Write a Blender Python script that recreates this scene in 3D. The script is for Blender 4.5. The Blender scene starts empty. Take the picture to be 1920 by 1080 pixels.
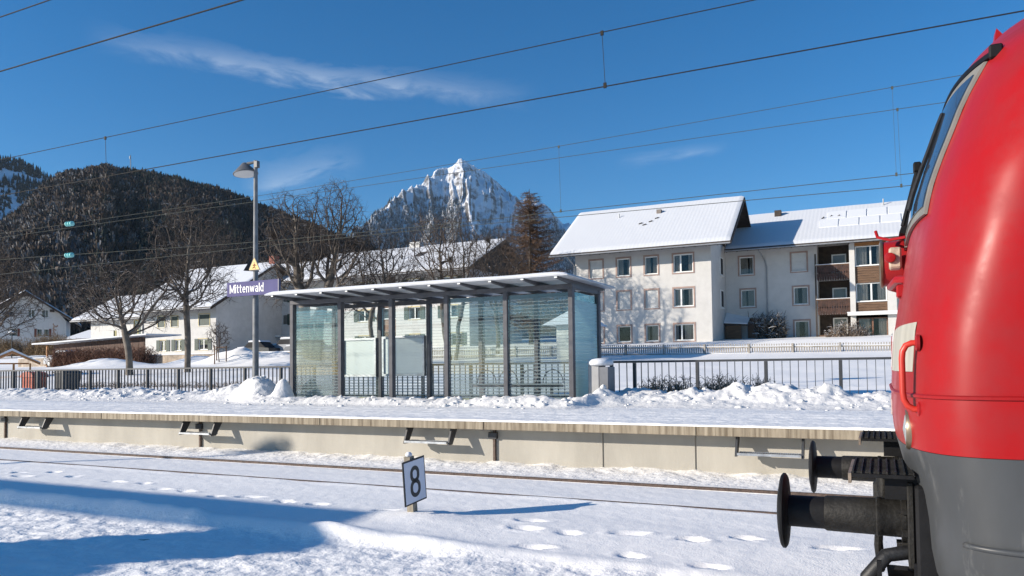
import bpy, math, random
import numpy as np
from mathutils import Vector, Matrix

S = bpy.context.scene
C = S.collection
R = math.radians

# ------------------------------------------------------------------ camera
cam = bpy.data.cameras.new('camera')
camo = bpy.data.objects.new('camera', cam)
C.objects.link(camo)
S.camera = camo
YAW, PITCH, ROLL = R(25.8), R(2.0), R(0.66)
cam.sensor_width = 36.0
cam.lens = 36.0 * 1430.0 / 1920.0
cam.shift_y = 100.0 / 1920.0
cam.clip_start = 0.05
cam.clip_end = 30000
_f = Vector((-math.sin(YAW) * math.cos(PITCH), math.cos(YAW) * math.cos(PITCH), math.sin(PITCH)))
_r = Vector((math.cos(YAW), math.sin(YAW), 0))
_u = _r.cross(_f)
_r2 = math.cos(ROLL) * _r - math.sin(ROLL) * _u
_u2 = math.cos(ROLL) * _u + math.sin(ROLL) * _r
camo.matrix_world = Matrix(((_r2.x, _u2.x, -_f.x, 0), (_r2.y, _u2.y, -_f.y, 0), (_r2.z, _u2.z, -_f.z, 1.76), (0, 0, 0, 1)))

# ------------------------------------------------------------------ sky + sun
SUN_EL = R(17.5)
SUN_H = Vector((-0.775, -0.632, 0)).normalized()
SUN = Vector((SUN_H.x * math.cos(SUN_EL), SUN_H.y * math.cos(SUN_EL), math.sin(SUN_EL)))
W = bpy.data.worlds.new('World')
S.world = W
W.use_nodes = True
wn, wl = W.node_tree.nodes, W.node_tree.links
wn.clear()


def WN(t, **k):
    n = wn.new(t)
    for a, b in k.items():
        setattr(n, a, b)
    return n


def wmath(op, a, b=None, c=None, clamp=False):
    n = WN('ShaderNodeMath', operation=op, use_clamp=clamp)
    for i, v in enumerate((a, b, c)):
        if v is None:
            continue
        if isinstance(v, (int, float)):
            n.inputs[i].default_value = v
        else:
            wl.new(v, n.inputs[i])
    return n.outputs[0]


sky = WN('ShaderNodeTexSky', sky_type='NISHITA', sun_disc=False, sun_elevation=SUN_EL,
         sun_rotation=math.atan2(SUN_H.x, SUN_H.y), altitude=900, air_density=1.0, dust_density=0.25, ozone_density=4.0)
hsv = WN('ShaderNodeHueSaturation')
hsv.inputs['Saturation'].default_value = 1.28
hsv.inputs['Value'].default_value = 1.0
wl.new(sky.outputs[0], hsv.inputs['Color'])
# thin cirrus, laid out by compass bearing and elevation
tc = WN('ShaderNodeTexCoord')
sx = WN('ShaderNodeSeparateXYZ')
wl.new(tc.outputs['Generated'], sx.inputs[0])
az = wmath('MULTIPLY', wmath('ARCTAN2', sx.outputs[0], sx.outputs[1]), 57.2958)
el = wmath('MULTIPLY', wmath('ARCSINE', sx.outputs[2]), 57.2958)


def cirrus(a0, e0, a1, e1, half, seed, gain):
    L = math.hypot(a1 - a0, e1 - e0)
    dx, dy = (a1 - a0) / L, (e1 - e0) / L
    pa, pe = wmath('SUBTRACT', az, a0), wmath('SUBTRACT', el, e0)
    u = wmath('DIVIDE', wmath('ADD', wmath('MULTIPLY', pa, dx), wmath('MULTIPLY', pe, dy)), L)
    v = wmath('ADD', wmath('MULTIPLY', pa, -dy), wmath('MULTIPLY', pe, dx))
    cb = WN('ShaderNodeCombineXYZ')
    wl.new(wmath('MULTIPLY', u, L * 0.22), cb.inputs[0])
    wl.new(wmath('MULTIPLY', v, 0.75), cb.inputs[1])
    cb.inputs[2].default_value = seed
    no = WN('ShaderNodeTexNoise')
    no.inputs['Scale'].default_value = 1.0
    no.inputs['Detail'].default_value = 9
    no.inputs['Roughness'].default_value = 0.62
    no.inputs['Distortion'].default_value = 0.5
    wl.new(cb.outputs[0], no.inputs['Vector'])
    # ends fade, edges feather
    along = wmath('MULTIPLY', wmath('MULTIPLY', u, 4.0, clamp=True), wmath('MULTIPLY', wmath('SUBTRACT', 1.0, u), 3.0, clamp=True))
    vv = wmath('ADD', v, wmath('MULTIPLY', wmath('SUBTRACT', no.outputs[0], 0.5), half * 2.2))
    across = wmath('SUBTRACT', 1.0, wmath('DIVIDE', wmath('ABSOLUTE', vv), half), clamp=True)
    body = wmath('MULTIPLY', wmath('SUBTRACT', no.outputs[0], 0.30), 2.6, clamp=True)
    return wmath('MULTIPLY', wmath('MULTIPLY', along, across), wmath('MULTIPLY', body, gain))


m1 = cirrus(-55.5, 21.5, -23.5, 20.0, 1.15, 3.1, 0.40)
m2 = cirrus(-45.5, 13.0, -36.5, 15.3, 1.6, 8.7, 0.30)
m3 = cirrus(-18.0, 15.0, -9.5, 15.6, 0.55, 5.2, 0.20)
msum = wmath('ADD', wmath('ADD', m1, m2), m3, clamp=True)
mixc = WN('ShaderNodeMix', data_type='RGBA')
wl.new(msum, mixc.inputs[0])
wl.new(hsv.outputs[0], mixc.inputs[6])
mixc.inputs[7].default_value = (6.0, 6.6, 7.4, 1)
bg = WN('ShaderNodeBackground')
bg.inputs['Strength'].default_value = 0.108
wl.new(mixc.outputs[2], bg.inputs['Color'])
wo = WN('ShaderNodeOutputWorld')
wl.new(bg.outputs[0], wo.inputs['Surface'])

sl = bpy.data.lights.new('sun', 'SUN')
sl.energy = 5.0
sl.angle = R(0.55)
sl.color = (1.0, 0.905, 0.78)
so = bpy.data.objects.new('sun', sl)
C.objects.link(so)
so.rotation_euler = SUN.to_track_quat('Z', 'Y').to_euler()
so.location = (-20, -20, 30)

S.view_settings.view_transform = 'Standard'
S.view_settings.look = 'None'
S.view_settings.gamma = 1
S.view_settings.exposure = 0.47
S.render.engine = 'CYCLES'
S.cycles.transparent_max_bounces = 24
S.cycles.max_bounces = 8

# ------------------------------------------------------------------ helpers
ORG = {}


class MB:
    def __init__(s):
        s.v, s.f = [], []

    def add(s, vs, fs):
        o = len(s.v)
        s.v.extend([tuple(p) for p in vs])
        s.f.extend([tuple(i + o for i in f) for f in fs])
        return s

    def box(s, x0, x1, y0, y1, z0, z1, c=0.0):
        if c <= 0:
            vs = [(x, y, z) for z in (z0, z1) for y in (y0, y1) for x in (x0, x1)]
            return s.add(vs, [(0, 2, 3, 1), (4, 5, 7, 6), (0, 1, 5, 4), (2, 6, 7, 3), (0, 4, 6, 2), (1, 3, 7, 5)])
        # chamfered box: 24 corners
        vs, idx = [], {}
        for sx_ in (0, 1):
            for sy_ in (0, 1):
                for sz_ in (0, 1):
                    X, Y, Z = (x0, x1)[sx_], (y0, y1)[sy_], (z0, z1)[sz_]
                    dx, dy, dz = (c, -c)[sx_], (c, -c)[sy_], (c, -c)[sz_]
                    idx[(sx_, sy_, sz_, 0)] = len(vs); vs.append((X, Y + dy, Z + dz))
                    idx[(sx_, sy_, sz_, 1)] = len(vs); vs.append((X + dx, Y, Z + dz))
                    idx[(sx_, sy_, sz_, 2)] = len(vs); vs.append((X + dx, Y + dy, Z))
        I = lambda a, b, c_, k: idx[(a, b, c_, k)]
        fs = []
        fs.append((I(0, 0, 0, 0), I(0, 0, 1, 0), I(0, 1, 1, 0), I(0, 1, 0, 0)))
        fs.append((I(1, 0, 0, 0), I(1, 1, 0, 0), I(1, 1, 1, 0), I(1, 0, 1, 0)))
        fs.append((I(0, 0, 0, 1), I(1, 0, 0, 1), I(1, 0, 1, 1), I(0, 0, 1, 1)))
        fs.append((I(0, 1, 0, 1), I(0, 1, 1, 1), I(1, 1, 1, 1), I(1, 1, 0, 1)))
        fs.append((I(0, 0, 0, 2), I(0, 1, 0, 2), I(1, 1, 0, 2), I(1, 0, 0, 2)))
        fs.append((I(0, 0, 1, 2), I(1, 0, 1, 2), I(1, 1, 1, 2), I(0, 1, 1, 2)))
        for a in (0, 1):
            for b in (0, 1):
                fs.append((I(a, b, 0, 0), I(a, b, 1, 0), I(a, b, 1, 1), I(a, b, 0, 1)))
                fs.append((I(a, 0, b, 0), I(a, 1, b, 0), I(a, 1, b, 2), I(a, 0, b, 2)))
                fs.append((I(0, a, b, 1), I(1, a, b, 1), I(1, a, b, 2), I(0, a, b, 2)))
                for d in (0, 1):
                    fs.append((I(a, b, d, 0), I(a, b, d, 1), I(a, b, d, 2)))
        return s.add(vs, fs)

    def bar(s, p, q, w, h, up=(0, 0, 1)):
        """square bar from p to q, w wide, h high"""
        p, q = Vector(p), Vector(q)
        d = (q - p).normalized()
        r = d.cross(Vector(up))
        if r.length < 1e-4:
            r = d.cross(Vector((0, 1, 0)))
        r.normalize()
        u = r.cross(d)
        a, b = r * (w / 2), u * (h / 2)
        vs = [p - a - b, p + a - b, p + a + b, p - a + b, q - a - b, q + a - b, q + a + b, q - a + b]
        return s.add(vs, [(0, 3, 2, 1), (4, 5, 6, 7), (0, 1, 5, 4), (1, 2, 6, 5), (2, 3, 7, 6), (3, 0, 4, 7)])

    def tube(s, pts, rad, n=8, cap=True):
        pts = [Vector(p) for p in pts]
        m = len(pts)
        if not hasattr(rad, '__len__'):
            rad = [rad] * m
        o = len(s.v)
        prev = None
        for i, p in enumerate(pts):
            d = (pts[min(i + 1, m - 1)] - pts[max(i - 1, 0)])
            if d.length < 1e-9:
                d = Vector((0, 0, 1))
            d.normalize()
            if prev is None:
                a = d.orthogonal().normalized()
            else:
                a = prev - d * prev.dot(d)
                a = a.normalized() if a.length > 1e-6 else d.orthogonal().normalized()
            prev = a
            b = d.cross(a)
            for k in range(n):
                t = 2 * math.pi * k / n
                w = p + (a * math.cos(t) + b * math.sin(t)) * rad[i]
                s.v.append((w.x, w.y, w.z))
        for i in range(m - 1):
            for k in range(n):
                k2 = (k + 1) % n
                s.f.append((o + i * n + k, o + i * n + k2, o + (i + 1) * n + k2, o + (i + 1) * n + k))
        if cap:
            s.f.append(tuple(o + k for k in reversed(range(n))))
            s.f.append(tuple(o + (m - 1) * n + k for k in range(n)))
        return s

    def lathe(s, c, axis, prof, n=24):
        """prof: list of (distance along axis, radius)"""
        c, d = Vector(c), Vector(axis).normalized()
        a = d.orthogonal().normalized()
        b = d.cross(a)
        o = len(s.v)
        for h, r in prof:
            for k in range(n):
                t = 2 * math.pi * k / n
                w = c + d * h + (a * math.cos(t) + b * math.sin(t)) * max(r, 1e-4)
                s.v.append((w.x, w.y, w.z))
        m = len(prof)
        for i in range(m - 1):
            for k in range(n):
                k2 = (k + 1) % n
                s.f.append((o + i * n + k, o + i * n + k2, o + (i + 1) * n + k2, o + (i + 1) * n + k))
        s.f.append(tuple(o + k for k in reversed(range(n))))
        s.f.append(tuple(o + (m - 1) * n + k for k in range(n)))
        return s

    def prism(s, poly, axis, a0, a1):
        """poly in the two other axes; axis 'x','y','z'"""
        n = len(poly)
        mk = {'x': lambda p, a: (a, p[0], p[1]), 'y': lambda p, a: (p[0], a, p[1]), 'z': lambda p, a: (p[0], p[1], a)}[axis]
        vs = [mk(p, a0) for p in poly] + [mk(p, a1) for p in poly]
        fs = [(i, (i + 1) % n, n + (i + 1) % n, n + i) for i in range(n)]
        fs += [tuple(reversed(range(n))), tuple(range(n, 2 * n))]
        return s.add(vs, fs)

    def build(s, name, mat, parent=None, smooth=False, recalc=True):
        o = ORG.get(parent.name, Vector((0, 0, 0))) if parent else Vector((0, 0, 0))
        me = bpy.data.meshes.new(name)
        me.from_pydata([(p[0] - o.x, p[1] - o.y, p[2] - o.z) for p in s.v], [], s.f)
        if recalc:
            import bmesh
            bm = bmesh.new()
            bm.from_mesh(me)
            bmesh.ops.recalc_face_normals(bm, faces=bm.faces)
            bm.to_mesh(me)
            bm.free()
        if smooth:
            me.polygons.foreach_set('use_smooth', [True] * len(me.polygons))
            if smooth != 'all':
                me.set_sharp_from_angle(angle=R(40))
        return link(name, me, mat, parent)


def link(name, me, mat, parent=None, loc=None):
    if mat is not None and not me.materials:
        me.materials.append(mat)
    ob = bpy.data.objects.new(name, me)
    C.objects.link(ob)
    if parent:
        ob.parent = parent
        ORG[ob.name] = ORG.get(parent.name, Vector((0, 0, 0))).copy()
    else:
        ORG[ob.name] = Vector((0, 0, 0))
    if loc is not None:
        ob.location = Vector(loc) - (ORG[parent.name] if parent else Vector((0, 0, 0)))
    return ob


def tag(o, label=None, cat=None, group=None, kind=None):
    if label:
        o['label'] = label
    if cat:
        o['category'] = cat
    if group:
        o['group'] = group
    if kind:
        o['kind'] = kind
    return o


def thing(name, label, cat, loc, group=None):
    e = bpy.data.objects.new(name, None)
    e.empty_display_size = 0.2
    C.objects.link(e)
    e.location = loc
    ORG[e.name] = Vector(loc)
    return tag(e, label, cat, group)


def grid_mesh(name, X, Y, Z, mat, parent=None, smooth=True):
    """X, Y, Z: 2-d arrays"""
    ny, nx = X.shape
    o = ORG.get(parent.name, Vector((0, 0, 0))) if parent else Vector((0, 0, 0))
    co = np.stack([X - o.x, Y - o.y, Z - o.z], -1).reshape(-1, 3)
    i = np.arange(ny * nx).reshape(ny, nx)
    q = np.stack([i[:-1, :-1], i[:-1, 1:], i[1:, 1:], i[1:, :-1]], -1).reshape(-1, 4)
    return raw_mesh(name, co, q, mat, parent, smooth)


def raw_mesh(name, co, faces, mat, parent=None, smooth=False):
    n = faces.shape[1]
    me = bpy.data.meshes.new(name)
    me.vertices.add(len(co))
    me.vertices.foreach_set('co', np.ascontiguousarray(co, dtype=np.float32).ravel())
    me.loops.add(faces.size)
    me.loops.foreach_set('vertex_index', np.ascontiguousarray(faces, dtype=np.int32).ravel())
    me.polygons.add(len(faces))
    me.polygons.foreach_set('loop_start', np.arange(0, faces.size, n, dtype=np.int32))
    me.polygons.foreach_set('use_smooth', np.full(len(faces), bool(smooth)))
    me.update(calc_edges=True)
    me.validate()
    return link(name, me, mat, parent)


def _hash(ix, iy, seed):
    h = np.sin(ix * 127.1 + iy * 311.7 + seed * 74.7) * 43758.5453
    return h - np.floor(h)


def vnoise(x, y, seed=0):
    ix, iy = np.floor(x), np.floor(y)
    fx, fy = x - ix, y - iy
    fx, fy = fx * fx * (3 - 2 * fx), fy * fy * (3 - 2 * fy)
    a, b = _hash(ix, iy, seed), _hash(ix + 1, iy, seed)
    c, d = _hash(ix, iy + 1, seed), _hash(ix + 1, iy + 1, seed)
    return (a * (1 - fx) + b * fx) * (1 - fy) + (c * (1 - fx) + d * fx) * fy


def fbm(x, y, oct=4, seed=0, ridged=False):
    t, a, n = 0, 0.5, 0
    for k in range(oct):
        v = vnoise(x * 2 ** k + 17.3 * k, y * 2 ** k - 9.1 * k, seed + k)
        if ridged:
            v = 1 - np.abs(2 * v - 1)
        t = t + a * v
        n += a
        a *= 0.5
    return t / n


def sstep(a, b, x):
    t = np.clip((x - a) / (b - a), 0, 1)
    return t * t * (3 - 2 * t)


# ------------------------------------------------------------------ materials
MATS = {}


def M(name, col, rough=0.6, var=0.12, scale=4.0, bump=0.15, bscale=None, metal=0.0, stretch=(1, 1, 1), col2=None, detail=5, spec=0.5, bdist=0.02):
    if name in MATS:
        return MATS[name]
    m = bpy.data.materials.new(name)
    m.use_nodes = True
    nt = m.node_tree
    b = nt.nodes['Principled BSDF']
    b.inputs['Roughness'].default_value = rough
    b.inputs['Metallic'].default_value = metal
    b.inputs['Specular IOR Level'].default_value = spec
    tcn = nt.nodes.new('ShaderNodeTexCoord')
    mp = nt.nodes.new('ShaderNodeMapping')
    mp.inputs['Scale'].default_value = stretch
    nt.links.new(tcn.outputs['Object'], mp.inputs[0])
    no = nt.nodes.new('ShaderNodeTexNoise')
    no.inputs['Scale'].default_value = scale
    no.inputs['Detail'].default_value = detail
    no.inputs['Roughness'].default_value = 0.6
    nt.links.new(mp.outputs[0], no.inputs['Vector'])
    cr = nt.nodes.new('ShaderNodeValToRGB')
    c2 = col2 if col2 else tuple(c * (1 - 2 * var) for c in col)
    c1 = col if col2 else tuple(min(1, c * (1 + var)) for c in col)
    cr.color_ramp.elements[0].position = 0.32
    cr.color_ramp.elements[1].position = 0.68
    cr.color_ramp.elements[0].color = (*c2, 1)
    cr.color_ramp.elements[1].color = (*c1, 1)
    nt.links.new(no.outputs[0], cr.inputs[0])
    nt.links.new(cr.outputs[0], b.inputs['Base Color'])
    if bump:
        n2 = nt.nodes.new('ShaderNodeTexNoise')
        n2.inputs['Scale'].default_value = bscale or scale * 4
        n2.inputs['Detail'].default_value = 6
        nt.links.new(mp.outputs[0], n2.inputs['Vector'])
        bp = nt.nodes.new('ShaderNodeBump')
        bp.inputs['Strength'].default_value = bump
        bp.inputs['Distance'].default_value = bdist
        nt.links.new(n2.outputs[0], bp.inputs['Height'])
        nt.links.new(bp.outputs[0], b.inputs['Normal'])
    MATS[name] = m
    return m


def snow_mat(name, fine=40.0, fstr=0.25, coarse=5.0, cstr=0.3, dirt=0.0, wave=None, col=(0.93, 0.915, 0.89)):
    m = bpy.data.materials.new(name)
    m.use_nodes = True
    nt = m.node_tree
    L, N = nt.links, nt.nodes
    b = N['Principled BSDF']
    b.inputs['Roughness'].default_value = 0.75
    b.inputs['Specular IOR Level'].default_value = 0.25
    b.inputs['Base Color'].default_value = (*col, 1)
    t = N.new('ShaderNodeTexCoord')
    n1 = N.new('ShaderNodeTexNoise'); n1.inputs['Scale'].default_value = coarse; n1.inputs['Detail'].default_value = 6
    n2 = N.new('ShaderNodeTexNoise'); n2.inputs['Scale'].default_value = fine; n2.inputs['Detail'].default_value = 4
    for n in (n1, n2):
        L.new(t.outputs['Object'], n.inputs['Vector'])
    b1 = N.new('ShaderNodeBump'); b1.inputs['Strength'].default_value = cstr; b1.inputs['Distance'].default_value = 0.05
    b2 = N.new('ShaderNodeBump'); b2.inputs['Strength'].default_value = fstr; b2.inputs['Distance'].default_value = 0.012
    L.new(n1.outputs[0], b1.inputs['Height'])
    L.new(n2.outputs[0], b2.inputs['Height'])
    L.new(b1.outputs[0], b2.inputs['Normal'])
    last = b2
    if wave:
        w = N.new('ShaderNodeTexWave')
        w.inputs['Scale'].default_value = wave
        w.inputs['Distortion'].default_value = 0.4
        w.bands_direction = 'X'
        L.new(t.outputs['Object'], w.inputs['Vector'])
        b3 = N.new('ShaderNodeBump'); b3.inputs['Strength'].default_value = 0.09; b3.inputs['Distance'].default_value = 0.05
        L.new(w.outputs[1], b3.inputs['Height'])
        L.new(b2.outputs[0], b3.inputs['Normal'])
        last = b3
    L.new(last.outputs[0], b.inputs['Normal'])
    if dirt:
        n3 = N.new('ShaderNodeTexNoise'); n3.inputs['Scale'].default_value = 9; n3.inputs['Detail'].default_value = 8; n3.inputs['Roughness'].default_value = 0.75
        L.new(t.outputs['Object'], n3.inputs['Vector'])
        cr = N.new('ShaderNodeValToRGB')
        cr.color_ramp.elements[0].position = 0.30; cr.color_ramp.elements[0].color = (0.42, 0.40, 0.38, 1)
        cr.color_ramp.elements[1].position = 0.30 + dirt; cr.color_ramp.elements[1].color = (*col, 1)
        L.new(n3.outputs[0], cr.inputs[0])
        L.new(cr.outputs[0], b.inputs['Base Color'])
    MATS[name] = m
    return m


def bark_mat(name, col, snow_amt, tint=(0.84, 0.86, 0.9)):
    """bark with settled snow on whatever faces up"""
    m = bpy.data.materials.new(name)
    m.use_nodes = True
    nt = m.node_tree
    L, N = nt.links, nt.nodes
    b = N['Principled BSDF']
    b.inputs['Roughness'].default_value = 0.85
    t = N.new('ShaderNodeTexCoord')
    n1 = N.new('ShaderNodeTexNoise'); n1.inputs['Scale'].default_value = 3.0; n1.inputs['Detail'].default_value = 6
    L.new(t.outputs['Object'], n1.inputs['Vector'])
    cr = N.new('ShaderNodeValToRGB')
    cr.color_ramp.elements[0].position = 0.35; cr.color_ramp.elements[0].color = (*[c * 0.55 for c in col], 1)
    cr.color_ramp.elements[1].position = 0.7; cr.color_ramp.elements[1].color = (*[c * 1.35 for c in col], 1)
    L.new(n1.outputs[0], cr.inputs[0])
    g = N.new('ShaderNodeNewGeometry')
    sx_ = N.new('ShaderNodeSeparateXYZ')
    L.new(g.outputs['Normal'], sx_.inputs[0])
    ad = N.new('ShaderNodeMath'); ad.operation = 'MULTIPLY_ADD'
    L.new(n1.outputs[0], ad.inputs[0]); ad.inputs[1].default_value = 0.9
    L.new(sx_.outputs[2], ad.inputs[2])
    mr = N.new('ShaderNodeMapRange')
    mr.inputs[1].default_value = 1.45 - snow_amt; mr.inputs[2].default_value = 1.55 - snow_amt
    L.new(ad.outputs[0], mr.inputs[0])
    mx = N.new('ShaderNodeMix'); mx.data_type = 'RGBA'
    L.new(mr.outputs[0], mx.inputs[0]); L.new(cr.outputs[0], mx.inputs[6])
    mx.inputs[7].default_value = (*tint, 1)
    L.new(mx.outputs[2], b.inputs['Base Color'])
    MATS[name] = m
    return m


def glass_mat(name, tint=(0.93, 0.965, 0.958), refl=0.10, rough=0.02, stripes=None, band=0.42, scol=(0.36, 0.43, 0.43)):
    m = bpy.data.materials.new(name)
    m.use_nodes = True
    nt = m.node_tree
    L, N = nt.links, nt.nodes
    N.remove(N['Principled BSDF'])
    out = N['Material Output']
    tr = N.new('ShaderNodeBsdfTransparent'); tr.inputs[0].default_value = (*tint, 1)
    gl = N.new('ShaderNodeBsdfGlossy'); gl.inputs['Roughness'].default_value = rough
    fr = N.new('ShaderNodeLayerWeight'); fr.inputs[0].default_value = 0.25
    ma = N.new('ShaderNodeMath'); ma.operation = 'MULTIPLY_ADD'
    L.new(fr.outputs['Fresnel'], ma.inputs[0]); ma.inputs[1].default_value = 0.7; ma.inputs[2].default_value = refl
    mx = N.new('ShaderNodeMixShader')
    L.new(ma.outputs[0], mx.inputs[0]); L.new(tr.outputs[0], mx.inputs[1]); L.new(gl.outputs[0], mx.inputs[2])
    res = mx
    if stripes:
        # printed frosted bands, wider towards the foot of the pane
        per, z0, z1, d0, d1 = stripes
        t = N.new('ShaderNodeNewGeometry')
        s_ = N.new('ShaderNodeSeparateXYZ'); L.new(t.outputs['Position'], s_.inputs[0])
        md = N.new('ShaderNodeMath'); md.operation = 'FRACT'
        dv = N.new('ShaderNodeMath'); dv.operation = 'DIVIDE'; dv.inputs[1].default_value = per
        L.new(s_.outputs[2], dv.inputs[0]); L.new(dv.outputs[0], md.inputs[0])
        mr = N.new('ShaderNodeMapRange'); mr.inputs[1].default_value = z0; mr.inputs[2].default_value = z1
        mr.inputs[3].default_value = d0; mr.inputs[4].default_value = d1
        L.new(s_.outputs[2], mr.inputs[0])
        lt = N.new('ShaderNodeMath'); lt.operation = 'LESS_THAN'
        L.new(md.outputs[0], lt.inputs[0]); L.new(mr.outputs[0], lt.inputs[1])
        top = N.new('ShaderNodeMath'); top.operation = 'LESS_THAN'; top.inputs[1].default_value = 3.3
        L.new(s_.outputs[2], top.inputs[0])
        fac = N.new('ShaderNodeMath'); fac.operation = 'MULTIPLY'
        L.new(lt.outputs[0], fac.inputs[0]); L.new(top.outputs[0], fac.inputs[1])
        f2 = N.new('ShaderNodeMath'); f2.operation = 'MULTIPLY'; f2.inputs[1].default_value = band
        L.new(fac.outputs[0], f2.inputs[0])
        df = N.new('ShaderNodeBsdfDiffuse'); df.inputs[0].default_value = (*scol, 1)
        tl = N.new('ShaderNodeBsdfTranslucent'); tl.inputs[0].default_value = (*scol, 1)
        m2 = N.new('ShaderNodeMixShader'); m2.inputs[0].default_value = 0.4
        L.new(df.outputs[0], m2.inputs[1]); L.new(tl.outputs[0], m2.inputs[2])
        m3 = N.new('ShaderNodeMixShader')
        L.new(f2.outputs[0], m3.inputs[0]); L.new(mx.outputs[0], m3.inputs[1]); L.new(m2.outputs[0], m3.inputs[2])
        res = m3
    L.new(res.outputs[0], out.inputs['Surface'])
    MATS[name] = m
    return m


snow = snow_mat('snow', 60, 0.35, 6, 0.25)
snow_rough = snow_mat('snow_trodden', 26, 0.55, 7, 0.6)
snow_plat = snow_mat('snow_packed', 18, 0.6, 5, 0.4, col=(0.88, 0.87, 0.85))
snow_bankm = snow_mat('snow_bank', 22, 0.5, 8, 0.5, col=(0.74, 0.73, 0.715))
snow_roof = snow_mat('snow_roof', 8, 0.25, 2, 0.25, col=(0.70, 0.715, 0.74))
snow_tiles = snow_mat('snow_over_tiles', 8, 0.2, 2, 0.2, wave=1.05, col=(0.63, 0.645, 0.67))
snow_far = snow_mat('snow_meadow', 4, 0.3, 0.8, 0.4)
concrete = M('concrete_wall', (0.40, 0.378, 0.33), 0.85, 0.07, 1.6, 0.12, 30, stretch=(1, 1, 0.3))
coping_m = M('stained_concrete', (0.40, 0.34, 0.25), 0.85, 0.2, 3.0, 0.2, 30, stretch=(5, 1, 0.3), col2=(0.13, 0.10, 0.065), detail=8)
galv = M('galvanised_steel', (0.42, 0.44, 0.46), 0.45, 0.15, 9, 0.05, metal=0.6)
dark_steel = M('dark_grey_steel', (0.042, 0.044, 0.048), 0.5, 0.12, 6, 0.04)
shelter_steel = M('grey_painted_steel', (0.105, 0.105, 0.115), 0.6, 0.10, 5, 0.03, spec=0.25)
roof_panel = M('canopy_panel', (0.60, 0.61, 0.63), 0.5, 0.08, 2, 0.03)
rust = M('rusty_rail', (0.115, 0.078, 0.06), 0.75, 0.25, 20, 0.2)
black_rub = M('black_rubber', (0.012, 0.012, 0.013), 0.55, 0.3, 20, 0.1)
white_paint = M('white_paint', (0.78, 0.78, 0.76), 0.5, 0.04, 3, 0.03)
black_paint = M('black_paint', (0.02, 0.022, 0.025), 0.5, 0.15, 10, 0.03)

# ------------------------------------------------------------------ ground
Y_NR, Y_FR, Z_RAIL = 8.85, 10.355, 0.14
FEET = [(-13.02, 7.93), (-12.55, 7.71), (-12.5, 8.2), (-11.66, 7.99), (-10.55, 7.87), (-9.98, 7.93), (-9.26, 7.62), (-8.74, 7.63),
        (-7.99, 7.45), (-7.53, 7.6), (-6.86, 7.52), (-6.35, 7.53), (-5.23, 7.45), (-4.5, 7.5), (-3.46, 7.58), (-3.36, 7.22),
        (-2.88, 7.21), (-2.3, 7.4), (-1.66, 7.36), (-1.2, 7.6), (-2.99, 6.62), (-2.07, 6.66), (-1.35, 6.56), (-14.1, 8.1), (-15.2, 8.0), (-0.4, 7.5), (0.3, 7.7)]


def near_ground(X, Y):
    z = 0.10 + 0.03 * (fbm(X * 0.5, Y * 0.7, 3, 1) - 0.5) + 0.006 * (fbm(X * 5, Y * 5, 3, 2) - 0.5)
    # trodden snow on the near track
    trod = 1 - sstep(6.15, 6.45, Y + 0.12 * (fbm(X * 1.6, Y * 0 + 3, 3, 5) - 0.5))
    rough = 0.055 * (fbm(X * 2.6, Y * 4.2, 5, 7) - 0.5) + 0.035 * (fbm(X * 7, Y * 9, 4, 9, True) - 0.5)
    lowr = sstep(-5.5, -3.0, X)
    z = z - 0.045 * lowr * (1 - sstep(6.4, 7.6, Y))
    z = z * (1 - trod) + (0.015 + rough) * trod
    # ploughed ridge beside it
    yr = 6.38 + 0.10 * (fbm(X * 0.7, X * 0 + 5, 2, 11) - 0.5)
    cut = 0.35 + 0.65 * sstep(0.25, 0.55, fbm(X * 0.9, X * 0 + 1, 2, 21))
    fall = np.where(X > -5.6, np.exp(-((X + 5.6) / 1.6) ** 2) * 0.8 + 0.12, 1.0)
    z = z + 0.115 * cut * fall * np.exp(-((Y - yr) / 0.15) ** 2) * (0.7 + 0.6 * fbm(X * 3.4, Y * 3, 3, 13))
    # platform track: bed, flange ways
    bl = sstep(7.9, 8.7, Y) * (1 - sstep(10.45, 10.8, Y))
    z = z * (1 - bl) + bl * (0.120 + 0.016 * (fbm(X * 0.8, Y * 2, 3, 15) - 0.5))
    z = z + 0.016 * np.exp(-((Y - 8.80) / 0.10) ** 2) * (0.55 + 0.9 * fbm(X * 1.3, Y * 0, 3, 17))
    z = z - 0.045 * np.exp(-((Y - 10.27) / 0.05) ** 2)
    z = z - 0.02 * np.exp(-((Y - 8.93) / 0.04) ** 2)
    # loose bank under the platform wall
    bank = sstep(10.45, 11.7, Y)
    z = z + bank * (0.05 + 0.09 * (fbm(X * 3, Y * 3, 4, 19) - 0.4)) * (Y > 10.42)
    for i, (fx, fy) in enumerate(FEET):
        a = 0.25 * math.sin(i * 2.3)
        dx, dy = X - fx, Y - fy
        u, v = dx * math.cos(a) + dy * math.sin(a), -dx * math.sin(a) + dy * math.cos(a)
        sc_ = 0.8 + 0.45 * math.sin(i * 5.1) ** 2
        d = (u / (0.135 * sc_)) ** 2 + (v / 0.062) ** 2 + 0.5 * (vnoise(X * 9, Y * 9, 33) - 0.5)
        z = z - 0.055 * np.exp(-np.maximum(d, 0) ** 1.6) + 0.022 * np.exp(-((np.sqrt(np.maximum(d, 0)) - 1.45) / 0.3) ** 2) * (vnoise(X * 12, Y * 12, 31))
    d = ((X + 4.75) / 0.55) ** 2 + ((Y - 7.3) / 0.28) ** 2
    z = z + 0.05 * np.exp(-d)
    return z


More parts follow.
